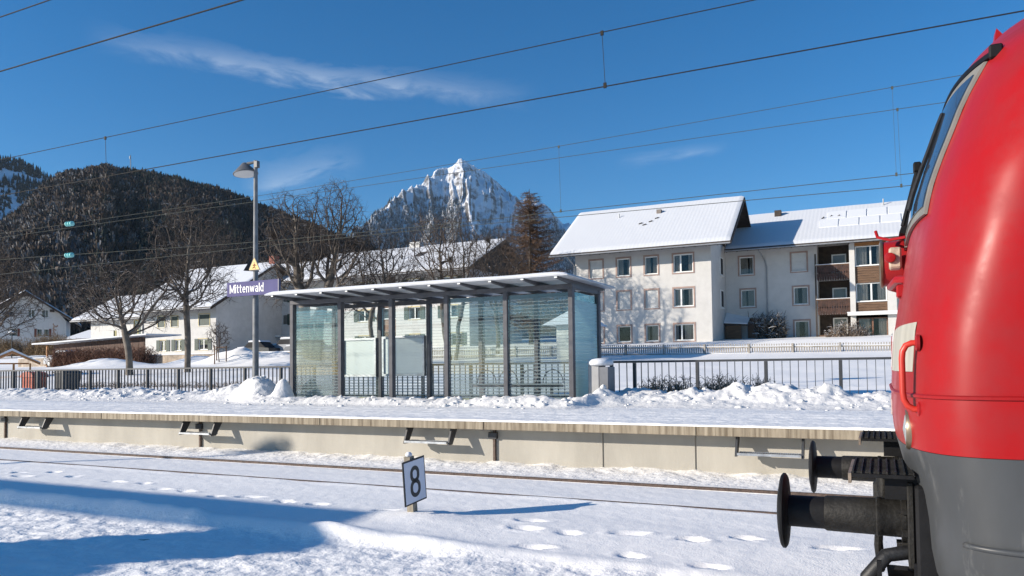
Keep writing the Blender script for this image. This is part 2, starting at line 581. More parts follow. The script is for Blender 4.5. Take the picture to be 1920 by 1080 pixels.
xs = np.concatenate([np.linspace(-400, -30, 20, endpoint=False), np.linspace(-30, -16, 90, endpoint=False), np.arange(-16, 2.5, 0.045), np.linspace(2.5, 60, 30)])
ys = np.concatenate([np.linspace(-200, -6, 12, endpoint=False), np.linspace(-6, 4.2, 60, endpoint=False), np.arange(4.2, 8.7, 0.04), np.arange(8.7, 10.5, 0.025), np.arange(10.5, 11.82, 0.04)])
X, Y = np.meshgrid(xs, ys)
gobj = grid_mesh('snow_ground', X, Y, near_ground(X, Y), snow)
tag(gobj, kind='structure')
gobj.data.materials.append(snow_rough)
mi = np.zeros(len(gobj.data.polygons), dtype=np.int32)
cen = np.zeros(len(mi) * 3, dtype=np.float32)
gobj.data.polygons.foreach_get('center', cen)
mi[(cen.reshape(-1, 3)[:, 1] < 6.3)] = 1
mi[(cen.reshape(-1, 3)[:, 1] > 10.6)] = 1
gobj.data.polygons.foreach_set('material_index', mi)


def far_ground_z(x, y):
    z = np.interp(y, [18, 20, 26, 34, 42, 50, 54, 58, 62, 80, 150, 400, 1500, 20000], [0.95, 0.97, 1.5, 2.0, 2.25, 2.4, 2.75, 3.55, 3.75, 4.9, 8, 14, 20, 40])
    right = sstep(-24, -10, x) * (1 - sstep(46, 54, y))
    z = z - right * np.interp(y, [18, 26, 34, 42, 50, 56], [0, 0.42, 0.55, 0.35, 0.1, 0])
    return z


def far_ground(X, Y):
    z = far_ground_z(X, Y)
    near = np.exp(-np.maximum(Y - 18, 0) / 40)
    z = z + near * 0.16 * (fbm(X * 0.5, Y * 0.5, 4, 41) - 0.5)
    z = z + 0.16 * (fbm(X * 1.7, Y * 1.7, 4, 43, True) - 0.4) * np.exp(-((Y - 20.2) / 1.4) ** 2)
    z = z + 0.14 * (fbm(X * 1.9, Y * 1.9, 4, 45, True) - 0.4) * np.exp(-((Y - 25.5) / 1.0) ** 2)
    for bx, by, h, s1, s2 in ((-41.3, 40, 0.95, 2.6, 1.6), (-37.5, 41, 0.7, 3.2, 1.5), (-46.8, 42, 0.7, 2.4, 1.6), (-33, 36, 0.5, 3, 2), (-52, 38, 0.6, 4, 2)):
        z = z + h * np.exp(-((X - bx) / s1) ** 2 - ((Y - by) / s2) ** 2) * (0.75 + 0.5 * fbm(X * 1.5, Y * 1.5, 3, 47))
    return z


xs = np.concatenate([np.linspace(-9000, -140, 25, endpoint=False), np.linspace(-140, -62, 90, endpoint=False), np.arange(-62, 4, 0.22), np.linspace(4, 60, 30, endpoint=False), np.linspace(60, 9000, 20)])
ys = np.concatenate([np.arange(18.05, 30, 0.16), np.linspace(30, 66, 150, endpoint=False), np.linspace(66, 400, 40, endpoint=False), np.linspace(400, 12000, 30)])
X, Y = np.meshgrid(xs, ys)
tag(grid_mesh('snow_meadow', X, Y, far_ground(X, Y), snow_far), kind='structure')


def gz(x, y):
    return float(far_ground(np.array([[float(x)]]), np.array([[float(y)]]))[0, 0])


# rails
def rail(y, z, name):
    prof = [(-0.07, -0.16), (0.07, -0.16), (0.07, -0.148), (0.011, -0.125), (0.011, -0.045), (0.036, -0.035), (0.036, -0.008), (0.028, 0), (-0.028, 0), (-0.036, -0.008), (-0.036, -0.035), (-0.011, -0.045), (-0.011, -0.125), (-0.07, -0.148)]
    m = MB().prism([(y + a, z + b) for a, b in prof], 'x', -260, 80)
    return tag(m.build(name, rust), kind='structure')


rail(Y_NR, Z_RAIL, 'track_rail')
rail(Y_FR, Z_RAIL, 'track_rail')
rail(4.84 - 0.752, 0.0, 'track_rail')
rail(4.84 + 0.752, 0.0, 'track_rail')

# ------------------------------------------------------------------ platform
plat = tag(MB().box(-120, 60, 11.72, 18.05, -0.4, 0.80).build('platform', concrete), kind='structure')
# wall panels with recessed joints
wx = [-40, -30, -25, -19.70, -12.94, -5.99, -4.05, -2.57, 2.9, 9, 15]
for a, b in zip(wx[:-1], wx[1:]):
    MB().box(a + 0.012, b - 0.012, 11.70, 11.80, -0.3, 0.72, 0.004).build('wall_panel', concrete, plat)
# overhanging coping slabs
cx = [-40, -34, -27.4, -20.9, -18.54, -15.6, -12.6, -9.47, -6.005, -2.474, 1.03, 4.6, 8.2, 12, 16]
for a, b in zip(cx[:-1], cx[1:]):
    MB().box(a + 0.006, b - 0.006, 11.30, 11.78, 0.735, 0.868, 0.006).build('coping_slab', coping_m, plat)
# downpipes / joint boxes on the wall
for x in (-19.72, -12.98, -6.0):
    MB().box(x - 0.02, x + 0.02, 11.655, 11.70, 0.05, 0.72).build('joint_cover', rust, plat)
    MB().box(x - 0.10, x + 0.06, 11.63, 11.70, 0.55, 0.66, 0.006).build('junction_box', dark_steel, plat)
# packed snow on the platform
xs = np.concatenate([np.linspace(-90, -30, 40, endpoint=False), np.arange(-30, 3, 0.06), np.linspace(3, 40, 40)])
ys = np.concatenate([[11.295, 11.30], np.arange(11.36, 18.06, 0.06)])
X, Y = np.meshgrid(xs, ys)
Z = 0.898 + 0.016 * (fbm(X * 1.2, Y * 1.5, 4, 51) - 0.5)
for k, yy in enumerate((12.1, 12.55, 13.1, 13.35, 13.9)):      # tyre and shovel tracks along the platform
    Z = Z - 0.020 * np.exp(-((Y - yy - 0.05 * np.sin(X * 0.4 + k)) / 0.10) ** 2) * (0.4 + 0.8 * vnoise(X * 6, Y * 6, 52 + k))
Z = Z + 0.012 * (vnoise(X * 9, Y * 7, 57) - 0.5)
Z[0, :] = 0.868
MB_edge = Z
tag(grid_mesh('platform_snow', X, Y, Z, snow_plat), kind='structure')


# snow thrown up against fence and shelter
def bank_z(X, Y):
    left = 1 - sstep(-16.2, -14.6, X)
    right = sstep(-6.0, -5.2, X)
    mid = 1 - np.clip(left + right, 0, 1)
    yc = left * 16.7 + right * 16.9 + mid * 15.35
    wf = left * 1.1 + right * 1.0 + mid * 0.55
    wb = left * 1.0 + right * 1.0 + mid * 0.45
    h = left * 0.30 + right * 0.33 + mid * 0.21
    h = h * (0.75 + 0.5 * fbm(X * 0.45, X * 0 + 2, 2, 61))
    t = np.where(Y < yc, (Y - yc) / wf, (Y - yc) / wb)
    z = h * np.exp(-np.abs(t) ** 2.4 * 1.3)
    lump = (0.55 + 0.9 * fbm(X * 2.1, Y * 2.1, 4, 63)) * (0.8 + 0.45 * (fbm(X * 6, Y * 6, 3, 65, True) - 0.3))
    z = z * lump
    # the tall heap by the lamp post
    z = z + 0.40 * np.exp(-(((X + 15.5) / 0.78) ** 2 + ((Y - 16.0) / 0.55) ** 2) ** 2.6) * (0.85 + 0.3 * fbm(X * 3, Y * 3, 3, 67))
    z = z + 0.42 * np.exp(-(((X + 14.22) / 0.24) ** 2 + ((Y - 15.55) / 0.26) ** 2) ** 2.2) * (0.8 + 0.4 * fbm(X * 4, Y * 4, 3, 68))
    z = z + 0.22 * np.exp(-(((X + 16.9) / 0.7) ** 2 + ((Y - 16.3) / 0.5) ** 2))
    z = z + 0.16 * np.exp(-(((X + 5.35) / 0.35) ** 2 + ((Y - 16.0) / 0.3) ** 2))
    z = z + 0.14 * np.exp(-(((X + 2.1) / 0.5) ** 2 + ((Y - 16.9) / 0.4) ** 2)) + 0.12 * np.exp(-(((X + 0.9) / 0.3) ** 2 + ((Y - 16.9) / 0.3) ** 2))
    z = z * sstep(14.4, 15.0, Y)
    return 0.885 + z


xs = np.concatenate([np.linspace(-60, -30, 60, endpoint=False), np.arange(-30, 3, 0.05), np.linspace(3, 20, 60)])
ys = np.arange(14.4, 18.3, 0.05)
X, Y = np.meshgrid(xs, ys)
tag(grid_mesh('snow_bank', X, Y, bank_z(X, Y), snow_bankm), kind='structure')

# loose clods along the foot of the bank
rng = np.random.RandomState(4)
ico = np.array([(0, 0, 1), (.89, 0, .45), (.28, .85, .45), (-.72, .53, .45), (-.72, -.53, .45), (.28, -.85, .45),
                (.72, .53, -.45), (-.28, .85, -.45), (-.89, 0, -.45), (-.28, -.85, -.45), (.72, -.53, -.45), (0, 0, -1)])
icf = np.array([(0, 1, 2), (0, 2, 3), (0, 3, 4), (0, 4, 5), (0, 5, 1), (1, 6, 2), (2, 7, 3), (3, 8, 4), (4, 9, 5), (5, 10, 1),
                (6, 7, 2), (7, 8, 3), (8, 9, 4), (9, 10, 5), (10, 6, 1), (11, 7, 6), (11, 8, 7), (11, 9, 8), (11, 10, 9), (11, 6, 10)])
cos_, fac_ = [], []
for i in range(420):
    x = rng.uniform(-24, 1.5)
    y = 15.0 + rng.normal(0, 0.35) if -15 < x < -5.8 else 16.2 + rng.normal(0, 0.5)
    y = min(max(y, 14.35), 17.6)
    r = 0.02 + 0.07 * rng.rand() ** 3
    z = float(bank_z(np.array([[x]]), np.array([[y]]))[0, 0])
    p = ico * (0.7 + 0.6 * rng.rand(12, 1)) * r * np.array([1.2, 1.0, 0.8]) + np.array([x, y, z - r * 0.15])
    fac_.append(icf + 12 * len(cos_))
    cos_.append(p)
cl = raw_mesh('snow_clods', np.concatenate(cos_), np.concatenate(fac_), snow_bankm, None, True)
tag(cl, 'loose white snow lumps scattered along the shovelled bank', 'snow', kind='stuff')


# folding access steps under the coping
def access_step(x0, label):
    t = thing('access_step', label, 'step', (x0 + 0.465, 11.5, 0.45), 'metal steps under the platform edge')
    for a in (0, 0.90):
        MB().add([(x0 + a, 11.30, 0.45), (x0 + a, 11.44, 0.45), (x0 + a, 11.62, 0.735), (x0 + a, 11.42, 0.735),
                  (x0 + a + 0.03, 11.30, 0.45), (x0 + a + 0.03, 11.44, 0.45), (x0 + a + 0.03, 11.62, 0.735), (x0 + a + 0.03, 11.42, 0.735)],
                 [(0, 1, 2, 3), (7, 6, 5, 4), (0, 4, 5, 1), (1, 5, 6, 2), (2, 6, 7, 3), (3, 7, 4, 0)]).build('bracket', dark_steel, t)
    g = MB().box(x0 + 0.035, x0 + 0.895, 11.285, 11.30, 0.47, 0.505).box(x0 + 0.035, x0 + 0.895, 11.50, 11.515, 0.47, 0.505).build('tread', galv, t)
    for k in range(28):
        xx = x0 + 0.05 + k * 0.03
        if k == 0:
            base = MB().box(-0.004, 0.004, 11.301, 11.499, 0.473, 0.502)
            me = base.build('grating_bar', galv, g)
            me.data.transform(Matrix.Translation(ORG[t.name] - Vector((0, 0, 0))))
            for v in me.data.vertices:
                v.co = v.co - Vector((0, 11.40, 0.4875))
            me.location = Vector((xx, 11.40, 0.4875)) - ORG[t.name]
            first = me
        else:
            link('grating_bar', first.data, None, g, (xx, 11.40, 0.4875))
    return t


access_step(-18.63, 'grey metal access step nearest the left edge of the photo')
access_step(-13.2, 'grey metal access step below the station name post')
access_step(-7.62, 'grey metal access step above and beside the number eight sign')
access_step(-1.93, 'grey metal access step next to the locomotive buffers')


# ------------------------------------------------------------------ fences
def railing(name, label, posts, x0, x1, ytop, ztop=1.9):
    t = thing(name, label, 'fence', ((x0 + x1) / 2, ytop, 0.9))
    MB().box(x0, x1, ytop - 0.035, ytop + 0.035, ztop - 0.05, ztop, 0.006).build('top_rail', dark_steel, t)
    MB().box(x0, x1, ytop - 0.02, ytop + 0.02, 1.0, 1.03).build('bottom_rail', dark_steel, t)
    pm = MB().box(-0.035, 0.035, -0.05, 0.05, -0.2, ztop - 0.052 - 0.9, 0.004)
    pmesh = bpy.data.meshes.new('post'); pmesh.from_pydata(pm.v, [], pm.f)
    bm_ = MB().box(-0.006, 0.006, -0.022, 0.022, 0.132, ztop - 0.052 - 0.9)
    bmesh_ = bpy.data.meshes.new('bar'); bmesh_.from_pydata(bm_.v, [], bm_.f)
    for p in posts:
        link('post', pmesh, dark_steel, t, (p, ytop, 0.9))
    ps = sorted(posts)
    for a, b in zip(ps[:-1], ps[1:]):
        n = max(1, round((b - a) / 0.168))
        for k in range(1, n):
            link('bar', bmesh_, dark_steel, t, (a + (b - a) * k / n, ytop, 0.9))
    return t


railing('metal_railing', 'long dark metal railing left of the glass shelter', [-16.5 + 1.47 * 0.0 - 1.47 * k for k in range(12)] + [-15.2], -32.7, -15.15, 17.9)
railing('metal_railing', 'dark metal railing running behind the glass shelter', [-14.5 + 1.52 * k for k in range(6)], -14.55, -6.3, 18.0)
railing('metal_railing', 'dark metal railing between litter bin and red locomotive', [-5.95, -5.37, -3.86, -2.33, -0.79, 0.75, 2.29, 3.83], -6.0, 3.9, 17.9)

# ------------------------------------------------------------------ shelter
sh = thing('platform_shelter', 'grey steel and striped glass waiting shelter with snowy flat roof', 'shelter', (-10.3, 17, 0.9))
PX = [-14.36, -12.74, -11.13, -9.51, -7.9, -6.26]
YF, YB = 16.05, 17.82
for i, x in enumerate(PX):
    for y in (YF, YB):
        MB().box(x - 0.055, x + 0.055, y - 0.075, y + 0.075, 0.88, 3.54, 0.006).build('post', shelter_steel, sh)
for y in (YF, YB):
    MB().box(-14.42, -6.2, y - 0.07, y + 0.07, 3.542, 3.645, 0.006).build('beam', shelter_steel, sh)
for x in (-14.36, -6.26):
    MB().box(x - 0.05, x + 0.05, YF + 0.072, YB - 0.072, 3.545, 3.64).build('end_beam', shelter_steel, sh)
for k in range(11):
    x = -14.32 + k * 0.803
    r = MB().add([(x - 0.03, 15.22, 3.70), (x + 0.03, 15.22, 3.70), (x + 0.03, 15.22, 3.735), (x - 0.03, 15.22, 3.735),
                  (x - 0.03, 16.0, 3.647), (x + 0.03, 16.0, 3.647), (x + 0.03, 16.0, 3.735), (x - 0.03, 16.0, 3.735),
                  (x - 0.03, 17.9, 3.647), (x + 0.03, 17.9, 3.647), (x + 0.03, 17.9, 3.735), (x - 0.03, 17.9, 3.735),
                  (x - 0.03, 18.4, 3.69), (x + 0.03, 18.4, 3.69), (x + 0.03, 18.4, 3.735), (x - 0.03, 18.4, 3.735)],
                 [(0, 3, 2, 1), (12, 13, 14, 15)] + [q for o in (0, 4, 8) for q in ((o, o + 1, o + 5, o + 4), (o + 1, o + 2, o + 6, o + 5), (o + 2, o + 3, o + 7, o + 6), (o + 3, o, o + 4, o + 7))]).build('rafter', shelter_steel, sh)
    MB().box(x - 0.034, x + 0.034, 15.205, 15.219, 3.698, 3.737).build('rafter_cap', white_paint, r)
rf = MB().box(-14.55, -6.0, 15.17, 18.45, 3.738, 3.762, 0.004).build('roof', roof_panel, sh)
xs = np.linspace(-14.56, -5.99, 150)
ys = np.linspace(15.16, 18.46, 60)
X, Y = np.meshgrid(xs, ys)
edge = np.minimum(np.minimum(X + 14.56, -5.99 - X) / 0.55, np.minimum(Y - 15.16, 18.46 - Y) / 0.10)
tt = np.clip(edge, 0, 1)
Z = 3.760 + np.sqrt(np.clip(1 - (1 - tt) ** 2, 0, 1)) * (0.075 + 0.03 * (fbm(X * 0.8, Y * 0.8, 3, 71) - 0.5))
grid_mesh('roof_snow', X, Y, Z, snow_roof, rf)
pane_m = glass_mat('striped_glass', stripes=(0.080, 0.95, 2.2, 0.60, 0.20), refl=0.04)
pane_b = glass_mat('striped_glass_back', stripes=(0.080, 0.95, 2.0, 0.55, 0.08), refl=0.03)
pane_s = glass_mat('frosted_glass', tint=(0.70, 0.86, 0.88), stripes=(0.080, 0.95, 3.2, 0.97, 0.90), refl=0.05, band=0.82, scol=(0.62, 0.78, 0.80))
for i in (0, 3, 4):
    MB().box(PX[i] + 0.062, PX[i + 1] - 0.062, YF - 0.006, YF + 0.006, 0.98, 3.46).build('glass_pane', pane_m, sh)
for i in range(5):
    MB().box(PX[i] + 0.062, PX[i + 1] - 0.062, YB - 0.006, YB + 0.006, 0.98, 3.46).build('glass_pane', pane_b, sh)
for x in (-14.36, -6.26):
    MB().box(x - 0.006, x + 0.006, YF + 0.085, YB - 0.085, 0.98, 3.48).build('glass_pane', pane_s if x > -10 else pane_b, sh)
board_m = M('notice_white', (0.60, 0.66, 0.65), 0.4, 0.03, 2, 0.0)
for (x0, x1, z0, z1, lab) in ((-14.0, -12.83, 1.56, 2.66, 'pale timetable case on the back wall of the shelter, left one'), (-12.62, -11.22, 1.57, 2.68, 'pale timetable case on the back wall of the shelter, right one')):
    t = thing('notice_board', lab, 'notice board', ((x0 + x1) / 2, YB - 0.1, z0))
    MB().box(x0, x1, YB - 0.13, YB - 0.02, z0, z0 + 0.06).box(x0, x1, YB - 0.13, YB - 0.02, z1 - 0.06, z1).box(x0, x0 + 0.06, YB - 0.13, YB - 0.02, z0 + 0.061, z1 - 0.061).box(x1 - 0.06, x1, YB - 0.13, YB - 0.02, z0 + 0.061, z1 - 0.061).build('case_frame', galv, t)
    MB().box(x0 + 0.062, x1 - 0.062, YB - 0.09, YB - 0.03, z0 + 0.062, z1 - 0.062).build('poster', board_m, t)
t = thing('waiting_bench', 'dark wire mesh bench inside the glass shelter', 'bench', (-8.6, 17.35, 0.9))
for k in range(4):
    x = -9.2 + k * 0.62
    pts = [(x + 0.27 * math.cos(a), 17.5 - 0.14 * math.sin(a) * 0, 1.38 + 0.33 * math.sin(a)) for a in np.linspace(0, math.pi, 11)]
    MB().tube(pts, 0.014, 6).build('backrest_hoop', dark_steel, t)
    MB().box(x - 0.25, x + 0.25, 17.1, 17.5, 1.345, 1.365, 0.004).build('seat', dark_steel, t)
MB().box(-9.5, -7.0, 17.28, 17.34, 1.28, 1.344).build('carrier_beam', shelter_steel, t)
for x in (-9.2, -7.3):
    MB().box(x - 0.03, x + 0.03, 17.28, 17.34, 0.88, 1.279).build('leg', shelter_steel, t)

# litter bin by the shelter
t = thing('litter_bin', 'tall grey litter bin with thick snow cap beside the shelter', 'bin', (-5.72, 16.45, 0.9))
MB().box(-5.96, -5.70, 16.25, 16.72, 0.86, 1.80, 0.012).build('body', M('bin_grey', (0.34, 0.34, 0.34), 0.5, 0.08, 4, 0.03), t)
MB().box(-5.695, -5.48, 16.25, 16.72, 0.86, 1.76, 0.012).build('side_panel', M('bin_dark', (0.15, 0.155, 0.17), 0.5, 0.08, 4, 0.03), t)
m = MB()
m.lathe((-5.74, 16.47, 1.79), (0, 0, 1), [(0.0, 0.26), (0.03, 0.30), (0.09, 0.30), (0.14, 0.25), (0.165, 0.14), (0.17, 0.0)], 20)
m.v = [(-5.74 + (p[0] + 5.74) * 0.98, 16.47 + (p[1] - 16.47) * 1.05, p[2]) for p in m.v]
m.build('snow_cap', snow_roof, t, smooth='all')

# ------------------------------------------------------------------ lamp post and station sign
lamp_m = M('lamp_metal', (0.13, 0.133, 0.137), 0.5, 0.08, 5, 0.03, spec=0.3)


def lamp(x, y, label, z0=0.9, h=7.0):
    t = thing('platform_lamp', label, 'lamp', (x, y, z0))
    MB().tube([(x, y, z0 - 0.05), (x, y, z0 + 2.9), (x, y, z0 + 3.0), (x, y, z0 + h)], [0.088, 0.085, 0.075, 0.055], 16).build('pole', M('pole_steel', (0.20, 0.205, 0.21), 0.6, 0.12, 6, 0.04, spec=0.3), t, smooth=True)
    MB().box(x - 0.02, x + 0.11, y - 0.06, y + 0.06, z0 + h - 0.22, z0 + h - 0.02, 0.01).build('bracket', lamp_m, t)
    MB().tube([(x - 0.02, y, z0 + h - 0.04), (x - 0.3, y - 0.02, z0 + h - 0.06)], [0.035, 0.05], 8).build('arm', lamp_m, t)
    sd = MB().lathe((x - 0.36, y - 0.03, z0 + h - 0.36), (-0.14, 0, 1), [(0.0, 0.355), (0.02, 0.36), (0.03, 0.35), (0.33, 0.07), (0.36, 0.0)], 28).build('lamp_shade', lamp_m, t, smooth=True)
    MB().lathe((x - 0.36, y - 0.03, z0 + h - 0.372), (-0.14, 0, 1), [(0.0, 0.31), (0.01, 0.33)], 28).build('diffuser', M('lamp_diffuser', (0.6, 0.6, 0.58), 0.4, 0.02, 3, 0), sd)
    return t


LX, LY = -16.3, 16.65
lamp(LX, LY, 'tall galvanised platform lamp with conical shade behind the station name sign')
lamp(-26.6, -1.3, 'galvanised platform lamp on the near platform outside the picture', 0.3, 6.6)


def flat_text(txt, height, mat, name, parent, origin, xdir, zdir, thick=0.004, narrow=1.0, bold=0.0):
    cu = bpy.data.curves.new(name, 'FONT')
    cu.body = txt
    cu.size = 1.0
    cu.offset = bold
    cu.extrude = thick / 2 / height
    cu.resolution_u = 6
    ob = bpy.data.objects.new(name, cu)
    C.objects.link(ob)
    dg = bpy.context.evaluated_depsgraph_get()
    me = bpy.data.meshes.new_from_object(ob.evaluated_get(dg))
    bpy.data.objects.remove(ob)
    xd, zd = Vector(xdir).normalized(), Vector(zdir).normalized()
    nd = xd.cross(zd)
    o = Vector(origin) - ORG[parent.name]
    for v in me.vertices:
        c = v.co.copy()
        v.co = o + xd * (c.x * height * narrow) + zd * (c.y * height) + nd * (c.z * height)
    me.name = name
    me.materials.clear()
    return link(name, me, mat, parent)


sg = thing('station_sign', 'blue station name board with white lettering on the lamp post', 'sign', (LX, LY - 0.14, 3.96))
SY = 16.42
sign_blue = M('sign_blue', (0.115, 0.108, 0.22), 0.7, 0.05, 2, 0.0, spec=0.1)
MB().box(-17.19, -15.24, SY, SY + 0.035, 3.93, 4.345, 0.004).build('panel', sign_blue, sg)
MB().box(-15.239, -15.20, SY - 0.01, SY + 0.06, 3.925, 4.35).build('edge_profile', M('sign_edge', (0.02, 0.02, 0.09), 0.4, 0.05, 3, 0), sg)


def arc_pts(cx_, cy_, rx, ry, a0, a1, n=12):
    return [(cx_ + rx * math.cos(R(a0 + (a1 - a0) * k / n)), cy_ + ry * math.sin(R(a0 + (a1 - a0) * k / n))) for k in range(n + 1)]


GLYPH = {
    'M': (0.86, [[(0.0, 0), (0.0, 1)], [(0.0, 0.97), (0.43, 0.12), (0.86, 0.97)], [(0.86, 1), (0.86, 0)]]),
    'i': (0.0, [[(0, 0), (0, 0.72)], [(0, 0.86), (0, 1.0)]]),
    't': (0.30, [[(0.10, 0.95), (0.10, 0.18), (0.15, 0.06), (0.30, 0.04)], [(-0.06, 0.68), (0.30, 0.68)]]),
    'e': (0.48, [[(0.0, 0.38), (0.48, 0.38)], arc_pts(0.24, 0.36, 0.24, 0.32, 0, 312, 20)]),
    'n': (0.44, [[(0, 0), (0, 0.72)], arc_pts(0.22, 0.46, 0.22, 0.22, 180, 0, 10) + [(0.44, 0)]]),
    'w': (0.80, [[(0, 0.72), (0.2, 0.04), (0.4, 0.66), (0.6, 0.04), (0.8, 0.72)]]),
    'a': (0.44, [arc_pts(0.23, 0.50, 0.21, 0.18, 150, 0, 10) + [(0.44, 0)], arc_pts(0.22, 0.21, 0.22, 0.17, 60, 300, 16)]),
    'l': (0.0, [[(0, 0), (0, 1.03)]]),
    'd': (0.48, [[(0.48, 0), (0.48, 1.03)], arc_pts(0.24, 0.36, 0.24, 0.32, 0, 360, 22)]),
}


def stroke_text(txt, cap, width, w, name, mat, par, x0, y, z0):
    total = sum(GLYPH[c][0] for c in txt) + 0.30 * (len(txt) - 1)
    k = width / total
    m_ = MB()
    x = x0
    lay = 0
    for c in txt:
        gw, lines = GLYPH[c]
        for ln in lines:
            P = [Vector((x + px_ * k, 0, z0 + pz_ * cap)) for px_, pz_ in ln]
            for i, (p, q) in enumerate(zip(P[:-1], P[1:])):
                d = (q - p).normalized()
                e = d * (w * 0.28)
                lay = (lay + 1) % 7
                yy = y - 0.0004 * lay
                nn = Vector((-d.z, 0, d.x)) * (w / 2)
                pts = [p - e + nn, p - e - nn, q + e - nn, q + e + nn]
                m_.add([(v.x, yy, v.z) for v in pts], [(0, 1, 2, 3)])
        x += (gw + 0.30) * k
    return m_.build(name, mat, par, recalc=False)


stroke_text('Mittenwald', 0.235, 1.27, 0.029, 'lettering', white_paint, sg, -17.06, SY - 0.003, 4.03)
for dz in (4.0, 4.28):
    MB().box(LX - 0.11, LX + 0.11, SY + 0.036, LY - 0.05, dz - 0.02, dz + 0.02).build('clamp', galv, sg)
# warning triangles
wy = M('warning_yellow', (0.62, 0.36, 0.04), 0.45, 0.06, 4, 0)


def tri_sign(label, c, ang):
    t = thing('warning_sign', label, 'sign', c)
    xd = Vector((math.cos(ang), math.sin(ang), 0))
    nd = Vector((xd.y, -xd.x, 0))

    def tri(s, off, th):
        P = [Vector(c) + xd * (s * a) + Vector((0, 0, s * b)) for a, b in ((-0.5, -0.29), (0.5, -0.29), (0, 0.577))]
        vs = [p + nd * off for p in P] + [p + nd * (off + th) for p in P]
        return MB().add(vs, [(0, 1, 2), (5, 4, 3), (0, 3, 4, 1), (1, 4, 5, 2), (2, 5, 3, 0)])
    tri(0.47, 0.0, 0.008).build('plate', black_paint, t)
    tri(0.385, 0.0085, 0.002).build('yellow_field', wy, t)
    q = Vector(c) + nd * 0.0125
    mk = MB()
    for pts in ([(-0.06, -0.07), (0.0, -0.03), (0.05, -0.08)], [(0.0, -0.03), (0.01, 0.05)], [(-0.05, 0.01), (0.01, 0.035), (0.07, 0.0)]):
        mk.tube([q + xd * a + Vector((0, 0, b)) for a, b in pts], 0.011, 6)
    mk.lathe(q + Vector((0, 0, 0.08)), nd, [(-0.002, 0.02), (0.002, 0.02)], 12)
    mk.build('pictogram', M('sign_red', (0.25, 0.03, 0.02), 0.5, 0.1, 4, 0), t)
    return t


tri_sign('yellow triangular warning sign facing the tracks above the name board', (LX + 0.06, LY - 0.11, 4.80), 0.0)
tri_sign('dark triangular warning sign seen edge on at the lamp post', (LX - 0.14, LY - 0.02, 4.80), R(-118))

# number sign between the tracks
ns = thing('track_number_sign', 'white plate with black number eight on a wooden post in the snow', 'sign', (-4.86, 7.34, 0.1))
wood_grey = M('weathered_wood', (0.30, 0.26, 0.20), 0.85, 0.2, 6, 0.25, stretch=(6, 6, 0.6))
pc = Vector((-4.773, 7.296, 0.502))
pu = Vector((0.074, 0.992, 0.107)).normalized()
pv = Vector((0.0, -0.107, 0.994)).normalized()
pn = pu.cross(pv).normalized()
pb = pc - pn * 0.052 + pu * 0.0
MB().bar(pb - pv * 0.75, pb + pv * 0.275, 0.09, 0.08, up=(1, 0, 0)).build('post', wood_grey, ns)
ct = pb + pv * 0.275
MB().lathe(ct, (0, 0, 1), [(0, 0.036), (0.025, 0.04), (0.045, 0.024), (0.052, 0)], 12).build('snow_cap', snow_roof, ns, smooth='all')


def plate(hw, hh, off, th, name, mat, par):
    P = [pc + pu * a * hw + pv * b * hh for a, b in ((-1, -1), (1, -1), (1, 1), (-1, 1))]
    vs = [p + pn * off for p in P] + [p + pn * (off + th) for p in P]
    return MB().add(vs, [(3, 2, 1, 0), (4, 5, 6, 7), (0, 1, 5, 4), (1, 2, 6, 5), (2, 3, 7, 6), (3, 0, 4, 7)]).build(name, mat, par)


pl = plate(0.20, 0.25, 0, 0.012, 'plate', black_paint, ns)
plate(0.182, 0.232, 0.0125, 0.003, 'plate_face', M('sign_face', (0.62, 0.66, 0.74), 0.4, 0.04, 3, 0), pl)
dg8 = MB()


def loop8(cz, hw, hh, w):
    n = 40
    pts_o, pts_i = [], []
    for k in range(n):
        a = 2 * math.pi * k / n
        ca, sa = math.cos(a), math.sin(a)
        r_ = hw
        oz = hh - hw
        pts_o.append((r_ * ca, cz + (oz if sa >= 0 else -oz) + r_ * sa))
        pts_i.append(((r_ - w) * ca, cz + (oz if sa >= 0 else -oz) + (r_ - w) * sa))
    f = lambda p: pc + pu * p[0] + pv * p[1] + pn * 0.0165
    vs = [f(p) for p in pts_o] + [f(p) for p in pts_i]
    dg8.add(vs, [(k, (k + 1) % n, n + (k + 1) % n, n + k) for k in range(n)])


loop8(0.078, 0.084, 0.096, 0.047)
loop8(-0.078, 0.094, 0.104, 0.047)
dg8.build('number', black_paint, pl, recalc=False)
bpy.context.view_layer.update()

# ------------------------------------------------------------------ overhead line
wire_m = M('wire', (0.022, 0.020, 0.018), 0.7, 0.1, 5, 0, spec=0.2)
wire_g = M('wire_patina', (0.075, 0.08, 0.068), 0.7, 0.1, 5, 0, spec=0.2)
glass_ins = M('insulator_glass', (0.25, 0.62, 0.60), 0.15, 0.1, 6, 0)


def catenary(label, y, zc, zm, r, drops, mat, xa=-240, xb=60, yd=0.0):
    t = thing('overhead_line', label, 'overhead wire', (0, y, zc(0)))
    xs_ = np.linspace(xa, xb, 121)
    MB().tube([(x, y, zc(x)) for x in xs_], r, 5).build('contact_wire', mat, t, smooth='all')
    MB().tube([(x, y, zm(x)) for x in xs_], r * 0.85, 5).build('messenger_wire', mat, t, smooth='all')
    for x in drops:
        d = MB().tube([(x, y, zm(x)), (x + 0.03, y + 0.01, zc(x))], r * 0.5, 4)
        d.box(x - 0.02, x + 0.02, y - 0.012, y + 0.012, zm(x) - 0.04, zm(x) + 0.02)
        d.box(x + 0.01, x + 0.05, y - 0.012, y + 0.012, zc(x) - 0.02, zc(x) + 0.05)
        d.build('dropper', mat, t)
    return t


